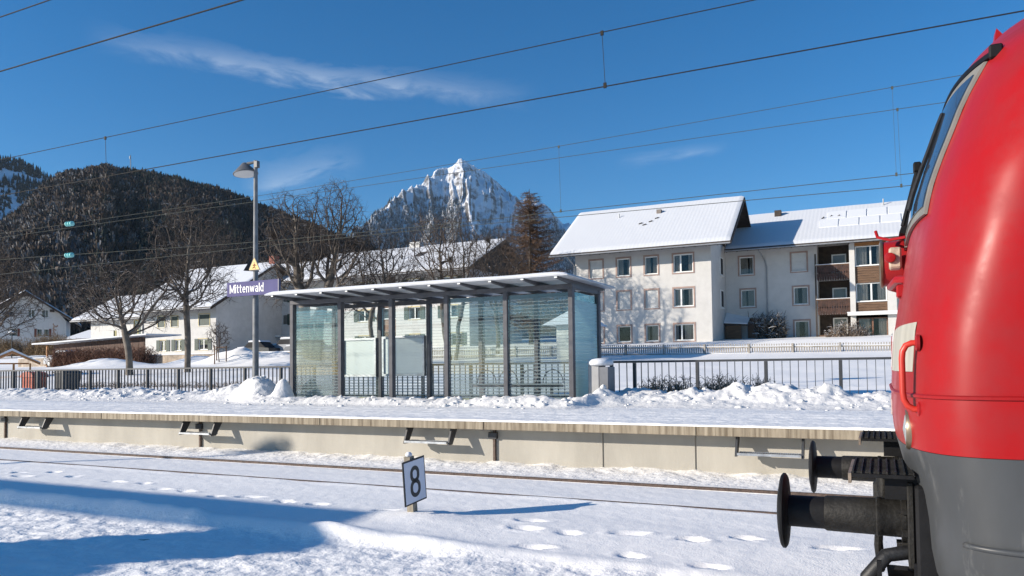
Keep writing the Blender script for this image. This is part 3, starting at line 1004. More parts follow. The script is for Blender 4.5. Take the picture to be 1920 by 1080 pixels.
catenary('overhead line above the platform track, crossing over the lamp post', 9.6, lambda x: 5.5 + 0.0012 * x, lambda x: 6.235 + 0.00005 * (x + 5) ** 2 * 0.8, 0.0085, (-13.2, -3.25, 6.8, -23.5, -34), wire_m)
catenary('overhead line above the locomotive track, in the top left corner', 5.6, lambda x: 5.47, lambda x: 6.15, 0.0085, (8, 18), wire_m)
tA = catenary('thin farther overhead line with insulators, upper pair of wires', 17.0, lambda x: float(np.interp(x, [-240, -29, -16.6, -11.4, 60], [9.0, 5.97, 5.58, 5.515, 5.6])), lambda x: float(np.interp(x, [-240, -25.4, -16.6, -6.5, 1.6, 60], [7.6, 6.93, 6.95, 7.12, 7.35, 8.4])), 0.0075, (-6.9, 0.34), wire_g)
tB = catenary('thin farther overhead line just below its neighbour, lower wires', 16.9, lambda x: float(np.interp(x, [-240, -29, -11.4, 0.5, 60], [5.4, 5.40, 5.42, 5.27, 5.0])), lambda x: float(np.interp(x, [-240, -16.6, 1.3, 60], [6.5, 6.77, 6.83, 6.9])), 0.0075, (0.42,), wire_g)
for (x, z, par) in ((-25.2, 6.93, tA), (-25.2, 5.84, tA)):
    m = MB()
    prof = [(0, 0.02)]
    for k in range(3):
        prof += [(0.06 + k * 0.13, 0.03), (0.08 + k * 0.13, 0.085), (0.12 + k * 0.13, 0.085), (0.14 + k * 0.13, 0.03)]
    prof += [(0.46, 0.02)]
    m.lathe((x - 0.23, 17.0, z), (1, 0, -0.01), prof, 16)
    m.build('insulator', glass_ins, par, smooth=True)

# ------------------------------------------------------------------ houses
plaster = M('white_plaster', (0.56, 0.545, 0.52), 0.9, 0.04, 1.5, 0.08, 20)
plaster_b = M('cream_plaster', (0.57, 0.56, 0.54), 0.9, 0.05, 1.5, 0.08, 20)
soffit = M('dark_timber', (0.055, 0.040, 0.030), 0.8, 0.2, 4, 0.15)
brown_wood = M('brown_boards', (0.15, 0.085, 0.048), 0.75, 0.25, 3, 0.25, stretch=(0.6, 1, 8))
orange_wood = M('orange_boards', (0.42, 0.20, 0.075), 0.7, 0.2, 3, 0.2, stretch=(0.6, 1, 8))
surround = M('pink_window_surround', (0.37, 0.265, 0.225), 0.85, 0.08, 3, 0.05)
frame_w = M('window_frame_white', (0.76, 0.76, 0.74), 0.45, 0.03, 3, 0.0)
frame_b = M('window_frame_brown', (0.20, 0.10, 0.06), 0.5, 0.1, 3, 0.05)
shutter_w = M('roller_shutter', (0.56, 0.56, 0.54), 0.6, 0.04, 3, 0.0)
green_sh = M('green_shutter', (0.030, 0.055, 0.045), 0.6, 0.15, 4, 0.05)
red_sh = M('red_brown_shutter', (0.17, 0.055, 0.035), 0.6, 0.15, 4, 0.05)
win_pane = glass_mat('window_glass', tint=(0.80, 0.80, 0.79), refl=0.02)
curtain_m = M('curtain', (0.52, 0.51, 0.48), 0.9, 0.05, 3, 0)
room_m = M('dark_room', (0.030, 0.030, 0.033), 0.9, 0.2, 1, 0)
chim_m = M('chimney_plaster', (0.20, 0.17, 0.15), 0.85, 0.1, 3, 0.1)
zinc = M('zinc_pipe', (0.30, 0.31, 0.32), 0.5, 0.1, 4, 0.03, metal=0.4)
curt_count = [0]


def holed_wall(m, x0, x1, z0, z1, y, holes, depth=0.22):
    xs_ = sorted({x0, x1, *[h[0] for h in holes], *[h[1] for h in holes]})
    zs_ = sorted({z0, z1, *[h[2] for h in holes], *[h[3] for h in holes]})
    for a, b in zip(xs_[:-1], xs_[1:]):
        for c, d in zip(zs_[:-1], zs_[1:]):
            mx_, mz_ = (a + b) / 2, (c + d) / 2
            if any(h[0] < mx_ < h[1] and h[2] < mz_ < h[3] for h in holes):
                continue
            m.add([(a, y, c), (b, y, c), (b, y, d), (a, y, d)], [(0, 1, 2, 3)])
    for h in holes:
        a, b, c, d = h[:4]
        e = y + (h[4] if len(h) > 4 else depth)
        m.add([(a, y, c), (b, y, c), (b, y, d), (a, y, d), (a, e, c), (b, e, c), (b, e, d), (a, e, d)],
              [(0, 4, 5, 1), (1, 5, 6, 2), (2, 6, 7, 3), (3, 7, 4, 0)])


def window(par, x0, x1, z0, z1, y, kind='single', sur=None, fm=None, sh=None, shm=None, trim=0.13):
    """opening x0..x1, z0..z1 in a wall facing -y; builds frame, pane, surround, curtain or shutter"""
    fm = fm or frame_w
    yf = y + 0.10
    w = MB()
    t = 0.075
    w.box(x0 + 0.002, x1 - 0.002, yf, yf + 0.06, z0 + 0.002, z0 + t).box(x0 + 0.002, x1 - 0.002, yf, yf + 0.06, z1 - t, z1 - 0.002)
    w.box(x0 + 0.002, x0 + t, yf, yf + 0.06, z0 + t, z1 - t).box(x1 - t, x1 - 0.002, yf, yf + 0.06, z0 + t, z1 - t)
    mul = []
    if kind in ('double', 'third'):
        xm = (x0 + x1) / 2 if kind == 'double' else x0 + (x1 - x0) * 0.36
        w.box(xm - 0.06, xm + 0.06, yf, yf + 0.06, z0 + t, z1 - t)
    o = w.build('window', fm, par)
    if sur:
        s_ = MB()
        a = trim
        s_.box(x0 - a, x1 + a, y - 0.030, y - 0.001, z1, z1 + a).box(x0 - a, x1 + a, y - 0.030, y - 0.001, z0 - a, z0)
        s_.box(x0 - a, x0, y - 0.030, y - 0.001, z0, z1).box(x1, x1 + a, y - 0.030, y - 0.001, z0, z1)
        s_.build('surround', sur, o)
    if kind == 'closed':
        m_ = MB()
        n = max(6, int((z1 - z0) / 0.11))
        for k in range(n):
            za = z0 + (z1 - z0) * k / n
            zb = z0 + (z1 - z0) * (k + 1) / n
            m_.add([(x0 + .01, y + 0.095, za), (x1 - .01, y + 0.095, za), (x1 - .01, y + 0.08, zb - .012), (x0 + .01, y + 0.08, zb - .012), (x0 + .01, y + 0.098, zb), (x1 - .01, y + 0.098, zb)], [(0, 1, 2, 3), (3, 2, 5, 4)])
        m_.build('roller_shutter', shutter_w, o)
    else:
        MB().box(x0 + t, x1 - t, yf + 0.02, yf + 0.03, z0 + t, z1 - t).build('pane', win_pane, o)
        curt_count[0] += 1
        rr = random.Random(curt_count[0])
        mode = rr.random()
        if mode < 0.8:
            xs_ = np.linspace(x0 + t, x1 - t, 40)
            open0 = rr.uniform(0.25, 0.7)
            wdt = rr.uniform(0.10, 0.45)
            m_ = MB()
            for k in range(39):
                fr_ = (k + 0.5) / 39
                if open0 - wdt / 2 < fr_ < open0 + wdt / 2:
                    continue
                ya = y + 0.215 + 0.025 * math.sin(k * 1.7)
                yb = y + 0.215 + 0.025 * math.sin((k + 1) * 1.7)
                m_.add([(xs_[k], ya, z0), (xs_[k + 1], yb, z0), (xs_[k + 1], yb, z1), (xs_[k], ya, z1)], [(0, 1, 2, 3)])
            m_.build('curtain', curtain_m, o, recalc=False)
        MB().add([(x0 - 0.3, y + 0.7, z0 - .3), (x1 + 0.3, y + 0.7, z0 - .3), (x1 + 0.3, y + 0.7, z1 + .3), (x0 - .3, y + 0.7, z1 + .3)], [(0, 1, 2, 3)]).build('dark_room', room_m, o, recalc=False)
    MB().box(x0 - 0.04, x1 + 0.04, y - 0.07, y + 0.10, z0 - 0.035, z0 + 0.001).build('sill', frame_w, o)
    if sh:
        for side in sh:
            wd = min(0.55, (x1 - x0) / 2 + 0.05)
            xa = x0 - wd - 0.02 if side == 'l' else x1 + 0.02
            s_ = MB().box(xa, xa + wd, y - 0.05, y - 0.014, z0 - 0.03, z1 + 0.03)
            for k in range(6):
                zz = z0 + (z1 - z0) * (k + 0.5) / 6
                s_.box(xa + 0.06, xa + wd - 0.06, y - 0.062, y - 0.051, zz - 0.05, zz + 0.05)
            s_.build('shutter', shm or green_sh, o)
    return o


def pitched_roof(par, x0, x1, ye, yr, ze, zr, smat, yback=None, thick=0.16, seed=1, rafters=True, snow_t=0.16, skew=0.0):
    """ridge along x; front eave at (ye, ze), ridge at (yr, zr)"""
    yb = yback if yback is not None else 2 * yr - ye
    zb = zr - (zr - ze) * (yb - yr) / (yr - ye)
    prof = [(ye, ze), (yr, zr), (yb, zb), (yb, zb - thick), (yr, zr - thick), (ye, ze - thick)]
    r = MB().prism(prof, 'x', x0, x1).build('roof', soffit, par)
    # snow blanket
    xs_ = np.linspace(x0 + 0.02, x1 - 0.02, max(30, int((x1 - x0) * 5)))
    for (ya, za, yb_, zb_) in ((ye, ze, yr, zr), (yb, zb, yr, zr)):
        v = np.linspace(0, 1, 34)
        X_, V_ = np.meshgrid(xs_, v)
        Yc, Zc = ya + (yb_ - ya) * V_, za + (zb_ - za) * V_
        ed = np.clip(np.minimum(np.minimum(X_ - x0, x1 - X_) / 0.25, V_ * abs(yb_ - ya) / 0.22), 0, 1)
        th_ = snow_t * np.sqrt(np.clip(1 - (1 - ed) ** 2, 0, 1)) * (0.85 + 0.3 * fbm(X_ * 0.4, V_ * 3, 3, seed))
        bulge = np.where(V_ < 0.03, 0.03, 0) * np.sign(ya - yb_)
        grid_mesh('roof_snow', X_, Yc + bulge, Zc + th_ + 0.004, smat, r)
    if rafters:
        n = int((x1 - x0) / 0.85)
        sl_ = (zr - ze) / (yr - ye)
        for k in range(n + 1):
            x = x0 + 0.12 + k * (x1 - x0 - 0.24) / n
            MB().bar((x, ye + 0.03, ze - thick - 0.08 + 0.03 * sl_), (x, ye + 0.85, ze - thick - 0.08 + 0.85 * sl_), 0.09, 0.13).build('rafter_tail', soffit, r)
    MB().tube([(x0, ye - 0.10, ze - 0.17), (x1, ye - 0.10, ze - 0.17)], 0.062, 8).build('gutter', zinc, r)
    MB().box(x0 + 0.01, x1 - 0.01, ye - 0.035, ye - 0.003, ze - 0.26, ze - 0.01).build('fascia_board', soffit, r)
    for x in (x0, x1):
        s_ = -1 if x == x0 else 1
        MB().prism([(ye, ze - 0.01), (yr, zr - 0.01), (yb, zb - 0.01), (yb, zb - thick - 0.12), (yr, zr - thick - 0.12), (ye, ze - thick - 0.12)], 'x', x + s_ * 0.002, x + s_ * 0.042).build('verge_board', soffit, r)
    return r


def block_walls(m, x0, x1, yf, yb, z0, z1, yr, zr, holes, gables=True):
    holed_wall(m, x0, x1, z0, z1, yf, holes)
    m.add([(x0, yb, z0), (x1, yb, z0), (x1, yb, z1), (x0, yb, z1)], [(3, 2, 1, 0)])
    for x in (x0, x1):
        if gables:
            m.add([(x, yf, z0), (x, yb, z0), (x, yb, z1), (x, yr, zr), (x, yf, z1)], [(0, 1, 2, 3, 4)])
        else:
            m.add([(x, yf, z0), (x, yb, z0), (x, yb, z1), (x, yf, z1)], [(0, 1, 2, 3)])


def inset(w, t=0.13):
    return (w[0] + t, w[1] - t, w[2] + t, w[3] - t)


# ---- right-hand apartment house: front block
h1 = thing('apartment_house', 'white three storey house with snowy roof and pink window surrounds beside the shelter', 'house', (-17.3, 60, 3.6))
rows = [(9.05, 10.74), (6.34, 8.03), (3.65, 5.20)]
cols = [(-21.83, -20.47, 'closed', 'closed', 'closed'), (-19.46, -18.12, 'single', 'closed', 'single'), (-17.12, -15.82, 'single', 'closed', 'single'), (-14.80, -13.0, 'third', 'third', 'third')]
holes, wins = [], []
for c in cols:
    for r_, k in zip(rows, c[2:]):
        b = inset((c[0], c[1], r_[0], r_[1]))
        holes.append(b); wins.append((b, k))
m = MB()
block_walls(m, -23.0, -11.72, 60, 71.6, 3.0, 12.0, 65.3, 15.5, holes)
m.build('wall', plaster, h1, recalc=False)
for b, k in wins:
    window(h1, *b, 60, k, surround)
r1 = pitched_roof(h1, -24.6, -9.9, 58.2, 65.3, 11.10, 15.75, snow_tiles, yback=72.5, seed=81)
for zb_ in (6.5, 9.2):
    gw = MB().box(-11.719, -11.66, 63.6, 64.7, zb_, zb_ + 1.5).build('gable_window', frame_w, h1)
    MB().box(-11.659, -11.65, 63.7, 64.6, zb_ + 0.1, zb_ + 1.4).build('pane', room_m, gw)
    MB().box(-11.719, -11.58, 63.5, 64.8, zb_ - 0.06, zb_ - 0.001).build('sill', frame_w, gw)
# dark gable boarding under the verge
MB().add([(-11.70, 60.0, 11.95), (-11.70, 65.3, 15.42), (-11.70, 71.2, 11.6)], [(0, 1, 2)]).build('gable_boarding', soffit, h1, recalc=False)
MB().box(-16.9, -16.5, 63.5, 63.9, 14.2, 15.1, 0.01).build('chimney', chim_m, r1)
MB().tube([(-20.2, 63.5, 14.3), (-20.2, 63.5, 15.05)], 0.05, 8).build('vent_pipe', zinc, r1)
for x, y in ((-18.0, 61.9), (-17.2, 62.1), (-17.6, 61.6), (-16.8, 62.6)):
    z = 11.10 + (y - 58.2) * 0.655
    MB().bar((x, y, z + 0.17), (x + 0.28, y + 0.1, z + 0.27), 0.18, 0.07).build('bare_tile', soffit, r1)
MB().tube([(-23.1, 58.25, 10.9), (-23.06, 59.93, 10.3), (-23.06, 59.93, 3.3)], 0.05, 8).build('downpipe', zinc, h1)

# ---- right-hand apartment house: recessed block with balconies
h2 = thing('apartment_house', 'set back white house block with wooden balconies and snowy roof, partly behind the locomotive', 'house', (-3, 66, 3.6))
YR = 66.0
wlist = [((-10.67, -9.28, 9.24, 10.98), 'single'), ((-10.60, -9.21, 6.52, 8.22), 'single'), ((-6.53, -5.13, 9.26, 11.0), 'closed'), ((-6.43, -5.06, 6.54, 8.22), 'single'), ((-6.40, -5.03, 3.80, 5.45), 'single')]
holes = [inset(w) for w, k in wlist]
BX0, BX1 = -4.45, -2.06
bal = (BX0, BX1, 3.5, 11.45, 1.6)
door_h = (-10.0, -8.9, 3.5, 5.7, 0.3)
m = MB()
block_walls(m, -11.71, 10.0, YR, 77.5, 3.0, 12.1, 71.0, 14.9, holes + [bal, door_h])
m.build('wall', plaster, h2, recalc=False)
for (w, k), b in zip(wlist, holes):
    window(h2, *b, YR, k, surround)
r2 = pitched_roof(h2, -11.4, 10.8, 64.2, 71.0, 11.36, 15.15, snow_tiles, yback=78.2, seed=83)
MB().box(-8.1, -7.55, 70.0, 70.5, 14.5, 15.32, 0.01).build('chimney', soffit, r2)
for x, y in ((-4.2, 68.6), (-3.6, 68.8), (-3.0, 68.75)):
    z = 11.36 + (y - 64.2) * 0.557
    MB().bar((x, y, z + 0.14), (x + 0.2, y + 0.05, z + 0.3), 0.14, 0.08).build('vent_tile', soffit, r2)
for x in (0.5, 3.1):
    MB().tube([(x, 70.4, 14.8), (x, 70.4, 15.5)], 0.05, 8).build('vent_pipe', zinc, r2)
sl = 0.557
for row, (v0, v1) in enumerate(((2.4, 3.95), (4.05, 5.6))):
    for k in range(8):
        xa = -4.3 + row * 0.55 + k * 1.52
        P = [(xa, v0), (xa + 1.45, v0), (xa + 1.45, v1), (xa, v1)]
        lo = [(px_, 64.2 + v, 11.36 + v * sl + 0.10) for px_, v in P]
        hi = [(px_ + (0.03 if i in (0, 3) else -0.03), 64.2 + v + (0.03 if i < 2 else -0.03), 11.36 + v * sl + 0.235) for i, (px_, v) in enumerate(P)]
        MB().add(lo + hi, [(3, 2, 1, 0), (4, 5, 6, 7), (0, 1, 5, 4), (1, 2, 6, 5), (2, 3, 7, 6), (3, 0, 4, 7)]).build('snowy_roof_panel', snow_roof, r2)
# drainpipe
MB().tube([(-8.75, 64.3, 11.15), (-8.5, 65.93, 10.5), (-8.35, 65.93, 9.9), (-8.35, 65.93, 3.4)], 0.055, 8).build('downpipe', zinc, h2)
# balconies
MB().add([(BX0, YR + 1.6, 3.4), (BX1, YR + 1.6, 3.4), (BX1, YR + 1.6, 11.5), (BX0, YR + 1.6, 11.5)], [(0, 1, 2, 3)]).build('loggia_back_wall', soffit, h2, recalc=False)
for i, zf in enumerate((3.55, 6.0, 8.75)):
    b = MB().box(BX0 + 0.003, BX1 - 0.003, YR - 0.55, YR + 1.597, zf - 0.16, zf).build('balcony', white_paint, h2)
    dw = (-3.45, -2.35, zf + 0.1, zf + 2.0)
    w = MB()
    w.box(dw[0], dw[1], YR + 1.52, YR + 1.58, dw[3] - 0.1, dw[3]).box(dw[0], dw[0] + 0.1, YR + 1.52, YR + 1.58, dw[2], dw[3] - 0.1).box(dw[1] - 0.1, dw[1], YR + 1.52, YR + 1.58, dw[2], dw[3] - 0.1).box(dw[0] + 0.1, dw[1] - 0.1, YR + 1.52, YR + 1.58, dw[2], dw[2] + 0.1)
    o = w.build('balcony_door', frame_w, h2)
    MB().box(dw[0] + 0.1, dw[1] - 0.1, YR + 1.54, YR + 1.55, dw[2] + 0.1, dw[3] - 0.1).build('pane', win_pane, o)
    MB().add([(dw[0] + .1, YR + 1.57, dw[2]), (dw[1] - .1, YR + 1.57, dw[2]), (dw[1] - .1, YR + 1.57, dw[3]), (dw[0] + .1, YR + 1.57, dw[3])], [(0, 1, 2, 3)]).build('curtain', curtain_m, o, recalc=False)
    if i == 0:
        MB().box(BX0, BX1, YR - 0.55, YR - 0.48, zf, zf + 0.55).build('flower_trough', brown_wood, b)
        continue
    MB().box(BX0 - 0.1, BX1 + 0.05, YR - 0.66, YR - 0.50, zf + 0.86, zf + 0.94).build('handrail', brown_wood, b)
    MB().box(BX0 - 0.1, BX1 + 0.05, YR - 0.68, YR - 0.50, zf + 0.942, zf + 0.985).build('handrail_snow', snow_roof, b)
    n = 13
    for k in range(n):
        x = BX0 + (BX1 - BX0) * (k + 0.5) / n
        MB().prism([(x - 0.085, zf - 0.25), (x - 0.05, zf - 0.30), (x, zf - 0.34), (x + 0.05, zf - 0.30), (x + 0.085, zf - 0.25), (x + 0.085, zf + 0.18), (x + 0.045, zf + 0.28), (x + 0.085, zf + 0.38), (x + 0.085, zf + 0.86), (x - 0.085, zf + 0.86), (x - 0.085, zf + 0.38), (x - 0.045, zf + 0.28), (x - 0.085, zf + 0.18)], 'y', YR - 0.62, YR - 0.585).build('baluster_board', M('balcony_wood', (0.060, 0.027, 0.018), 0.7, 0.3, 3, 0.2), b)
MB().box(BX0 - 0.16, BX0 - 0.04, YR - 0.62, YR - 0.50, 3.4, 10.6).build('balcony_post', soffit, h2)
# white pillar and timber bay
bay = [(-2.05, -1.62)]
MB().box(-2.05, -1.66, YR - 1.0, YR - 0.003, 3.3, 11.35).build('pillar', plaster, h2)
MB().box(0.56, 1.2, YR - 1.0, YR - 0.003, 3.3, 11.35).build('pillar', plaster, h2)
for z0, z1 in ((9.40, 10.95), (6.60, 8.05)):
    window(h2, -1.63, 0.54, z0, z1, YR - 0.85, 'double')
for (z0, z1, n, mt) in ((8.06, 9.36, 7, brown_wood), (5.75, 6.56, 4, brown_wood), (10.97, 11.4, 2, orange_wood)):
    for k in range(n):
        za = z0 + (z1 - z0) * k / n
        zb = z0 + (z1 - z0) * (k + 1) / n
        MB().add([(-1.655, YR - 0.87, za), (0.555, YR - 0.87, za), (0.555, YR - 0.83, zb - 0.01), (-1.655, YR - 0.83, zb - 0.01), (-1.655, YR - 0.78, za), (0.555, YR - 0.78, za), (0.555, YR - 0.78, zb - 0.01), (-1.655, YR - 0.78, zb - 0.01)],
                 [(0, 1, 2, 3), (7, 6, 5, 4), (0, 4, 5, 1), (1, 5, 6, 2), (2, 6, 7, 3), (3, 7, 4, 0)]).build('plank', mt, h2)
led = MB().box(-2.25, 1.4, YR - 1.5, YR - 0.95, 5.52, 5.72).build('porch_slab', white_paint, h2)
MB().box(-2.28, 1.43, YR - 1.53, YR - 1.005, 5.722, 5.80, 0.02).build('ledge_snow', snow_roof, led)
window(h2, -1.56, 0.54, 3.5, 5.35, YR - 0.70, 'double', fm=frame_b)
# entrance porch with small roof and climbing plant
MB().box(-10.0, -8.9, YR + 0.25, YR + 0.29, 3.5, 5.68).build('entrance_door', frame_b, h2)
p = MB().add([(-11.69, YR - 1.3, 5.15), (-9.8, YR - 1.3, 5.0), (-9.8, YR, 5.55), (-11.69, YR, 6.0), (-11.69, YR - 1.3, 5.27), (-9.8, YR - 1.3, 5.12), (-9.8, YR, 5.67), (-11.69, YR, 6.12)],
             [(3, 2, 1, 0), (4, 5, 6, 7), (0, 1, 5, 4), (1, 2, 6, 5), (2, 3, 7, 6), (3, 0, 4, 7)]).build('porch_roof', soffit, h2)
MB().add([(-11.69, YR - 1.33, 5.275), (-9.78, YR - 1.33, 5.125), (-9.78, YR, 5.675), (-11.69, YR, 6.125), (-11.69, YR - 1.3, 5.37), (-9.8, YR - 1.3, 5.22), (-9.8, YR, 5.77), (-11.69, YR, 6.22)],
         [(3, 2, 1, 0), (4, 5, 6, 7), (0, 1, 5, 4), (1, 2, 6, 5), (2, 3, 7, 6), (3, 0, 4, 7)]).build('porch_snow', snow_roof, p)
MB().box(-11.6, -10.3, YR - 1.2, YR - 1.15, 3.4, 5.05).build('porch_screen', brown_wood, h2)

# ---- middle long house: right block
h3 = thing('apartment_house', 'long pale house with snowy roof and green shutters seen above and through the shelter', 'house', (-46, 65, 3.8))
Y3 = 65.0
wl3 = [(-49.3, -47.8, 6.80, 7.95), (-43.0, -41.65, 6.82, 8.02), (-39.0, -37.3, 6.82, 8.0), (-54.6, -53.1, 6.8, 7.95),
       (-49.3, -47.8, 9.7, 10.85), (-43.2, -41.7, 9.7, 10.85), (-39.0, -37.3, 9.7, 10.85),
       (-42.9, -41.7, 4.05, 5.25), (-38.1, -36.9, 4.05, 5.25), (-49.2, -47.9, 4.05, 5.25)]
stair = (-46.3, -44.6, 4.0, 11.3, 0.35)
m = MB()
block_walls(m, -57.0, -36.0, Y3, 77, 3.2, 12.0, 71, 14.85, wl3 + [stair])
m.build('wall', plaster_b, h3, recalc=False)
for w in wl3:
    window(h3, *w, Y3, 'double', sur=M('yellow_surround', (0.62, 0.52, 0.28), 0.85, 0.08, 3, 0), sh='lr', trim=0.10)
for z0, z1, mt in ((4.0, 5.6, brown_wood), (5.62, 6.9, frame_b), (6.95, 8.1, None), (8.15, 9.6, brown_wood), (9.65, 10.4, brown_wood), (10.45, 11.28, soffit)):
    if mt is None:
        window(h3, -46.28, -44.62, z0, z1, Y3 + 0.1, 'double')
    else:
        MB().box(-46.28, -44.62, Y3 + 0.2, Y3 + 0.3, z0, z1).build('stair_panel', mt, h3)
r3 = pitched_roof(h3, -58.0, -34.9, 63.2, 71, 11.40, 15.15, snow_roof, yback=78, seed=85)
MB().add([(-35.98, Y3, 11.6), (-35.98, 71, 14.85), (-35.98, 77, 11.6)], [(0, 1, 2)]).build('gable_boarding', soffit, h3, recalc=False)
MB().box(-46.6, -45.2, 70.6, 71.4, 14.6, 15.75, 0.01).build('chimney', zinc, r3)
MB().tube([(-45.0, 66.8, 12.9), (-45.0, 66.8, 13.75)], 0.09, 8).build('vent_pipe', soffit, r3)
z = 11.40 + (67.4 - 63.2) * 0.481
MB().bar((-43.4, 67.4, z + 0.12), (-43.4, 68.6, z + 0.12 + 1.2 * 0.481), 1.0, 0.16).build('roof_window', room_m, r3)
# canopy wall between blocks (green low roof and shed in front)
# ---- middle long house: recessed link
h4 = thing('apartment_house', 'shaded recessed house section with dark stairwell behind the station name sign', 'house', (-62, 70, 3.8))
wl4 = [(-65.1, -63.5, 7.20, 8.45), (-65.1, -63.5, 4.60, 5.72), (-65.1, -63.5, 9.9, 11.0), (-61.6, -60.1, 7.2, 8.45), (-61.6, -60.1, 4.6, 5.72)]
m = MB()
block_walls(m, -71.0, -57.02, 70, 79, 3.2, 12.4, 74, 15, wl4)
m.build('wall', plaster_b, h4, recalc=False)
for w in wl4:
    window(h4, *w, 70, 'double', sh='lr')
for z0, z1, mt in ((4.0, 5.7, soffit), (6.0, 7.15, brown_wood), (7.2, 8.2, None), (8.3, 10.0, soffit), (10.1, 11.5, soffit)):
    if mt is None:
        w = MB().box(-67.85, -66.5, 69.86, 69.99, z0, z1).build('stair_window_frame', frame_w, h4)
        MB().box(-67.75, -66.6, 69.85, 69.858, z0 + 0.1, z1 - 0.1).build('pane', room_m, w)
    else:
        MB().box(-67.85, -66.5, 69.9, 69.99, z0, z1).build('stair_panel', mt, h4)
MB().box(-67.9, -63.9, 68.9, 69.99, 5.75, 5.92).build('porch_slab', white_paint, h4)
pitched_roof(h4, -71.2, -58.05, 69.3, 74.0, 12.5, 15.1, snow_roof, yback=80, seed=87)

# ---- middle long house: left block
h5 = thing('apartment_house', 'low white house with big snowy roof and dark green shutters behind the bare trees', 'house', (-70, 60, 3.8))
wl5 = [(-73.38, -72.29, 6.77, 8.0), (-71.26, -70.18, 6.77, 7.97), (-66.96, -65.34, 6.75, 8.0), (-73.0, -72.0, 4.1, 5.3), (-70.6, -69.6, 4.1, 5.3), (-67.0, -65.6, 4.12, 5.3)]
m = MB()
block_walls(m, -76.0, -64.4, 60, 76, 3.2, 9.3, 68.5, 14.3, wl5)
m.build('wall', plaster_b, h5, recalc=False)
for i, w in enumerate(wl5):
    window(h5, *w, 60, 'double', sur=M('yellow_surround', (0.62, 0.52, 0.28), 0.85, 0.08, 3, 0), sh='lr' if i > 2 else None, trim=0.08)
    if i < 3:
        MB().box(w[0] + 0.08, w[1] - 0.08, 60.05, 60.09, w[2] + 0.05, w[3] - 0.05).build('green_blind', green_sh, h5)
pitched_roof(h5, -78.2, -63.4, 58.4, 68.4, 8.60, 14.45, snow_roof, yback=77, seed=89)
MB().box(-62.9 - 1.4, -62.9 - 0.6, 67.8, 68.6, 14.2, 15.2, 0.01).build('chimney', M('brick_red', (0.30, 0.10, 0.07), 0.85, 0.15, 6, 0.1), h5)
MB().tube([(-75.8, 59.95, 8.8), (-75.8, 59.95, 3.6)], 0.06, 8).build('downpipe', zinc, h5)
# its lower wing further left
h6 = thing('house_wing', 'low white wing with tall yellow framed window left of the green shuttered house', 'house', (-83, 64, 4))
m = MB()
wl6 = [(-82.6, -81.2, 5.4, 8.2, 0.2), (-86.2, -85.6, 6.0, 7.0, 0.2), (-84.7, -84.1, 6.0, 7.0, 0.2)]
block_walls(m, -90.5, -76.3, 64, 76, 3.2, 8.9, 70, 11.6, wl6)
m.build('wall', plaster_b, h6, recalc=False)
for w in wl6:
    window(h6, *w[:4], 64, 'double', fm=M('yellow_frame', (0.55, 0.48, 0.20), 0.5, 0.05, 3, 0))
pitched_roof(h6, -93.0, -78.25, 63.0, 69.5, 8.45, 11.9, snow_roof, yback=77, seed=91)

# ---- gabled house far left, with wall painting
h7 = thing('gabled_house', 'white gabled house with wall painting and red brown shutters at the left edge', 'house', (-129, 80, 5))
Y7 = 80.0
wl7 = [(-128.4, -126.0, 12.0, 13.3), (-123.2, -120.9, 0, 0)]
c3 = lambda u0, u1, z0, z1: (u0, u1, z0, z1)
wl7 = [(-128.0, -126.5, 10.75, 12.0), (-124.9, -123.4, 10.75, 12.0), (-126.0, -124.8, 7.65, 8.9), (-124.4, -123.2, 7.65, 8.9), (-132.2, -130.4, 7.7, 8.9), (-137.0, -135.2, 7.7, 8.9)]
m = MB()
zs_e, zr7 = 10.3, 14.3
xr7, xl7, xR7 = -128.5, -138.0, -119.2
holes = wl7
holed_wall(m, xl7, xR7, 3.5, 10.2, Y7, [h for h in holes if h[3] < 10.2])
holed_wall(m, -132.6, -122.2, 10.2, 12.35, Y7, [h for h in holes if h[3] > 10.2])
m.add([(xl7, Y7, 10.2), (-132.6, Y7, 10.2), (-132.6, Y7, 12.5)], [(0, 1, 2)])
m.add([(-122.2, Y7, 10.2), (xR7, Y7, 10.2), (-122.2, Y7, 12.5)], [(0, 1, 2)])
m.add([(-132.6, Y7, 12.35), (-122.2, Y7, 12.35), (-122.2, Y7, 12.5), (xr7, Y7, zr7), (-132.6, Y7, 12.5)], [(0, 1, 2, 3, 4)])
for x in (xl7, xR7):
    m.add([(x, Y7, 3.5), (x, 92, 3.5), (x, 92, 10.3), (x, Y7, 10.3)], [(0, 1, 2, 3)])
m.build('wall', plaster, h7, recalc=False)
for i, w in enumerate(wl7):
    window(h7, *w, Y7, 'double' if i < 2 else 'single', sh={2: 'l', 3: 'r', 4: 'r', 5: 'lr'}.get(i), shm=red_sh)
prof = [(-141.0, 9.75), (xr7, 14.85), (-116.4, 9.95), (-116.4, 9.70), (xr7, 14.55), (-141.0, 9.5)]
r7 = MB().prism(prof, 'y', 78.2, 93).build('roof', soffit, h7)
for (xa, za, xb, zb) in ((-141.0, 9.75, xr7, 14.85), (-116.4, 9.95, xr7, 14.85)):
    ys_ = np.linspace(78.22, 93, 60)
    v = np.linspace(0, 1, 30)
    V_, Y_ = np.meshgrid(v, ys_)
    ed = np.clip(np.minimum((Y_ - 78.2) / 0.3, V_ * 12 / 0.4), 0, 1)
    grid_mesh('roof_snow', xa + (xb - xa) * V_, Y_, za + (zb - za) * V_ + 0.01 + 0.2 * np.sqrt(np.clip(1 - (1 - ed) ** 2, 0, 1)), snow_roof, r7)
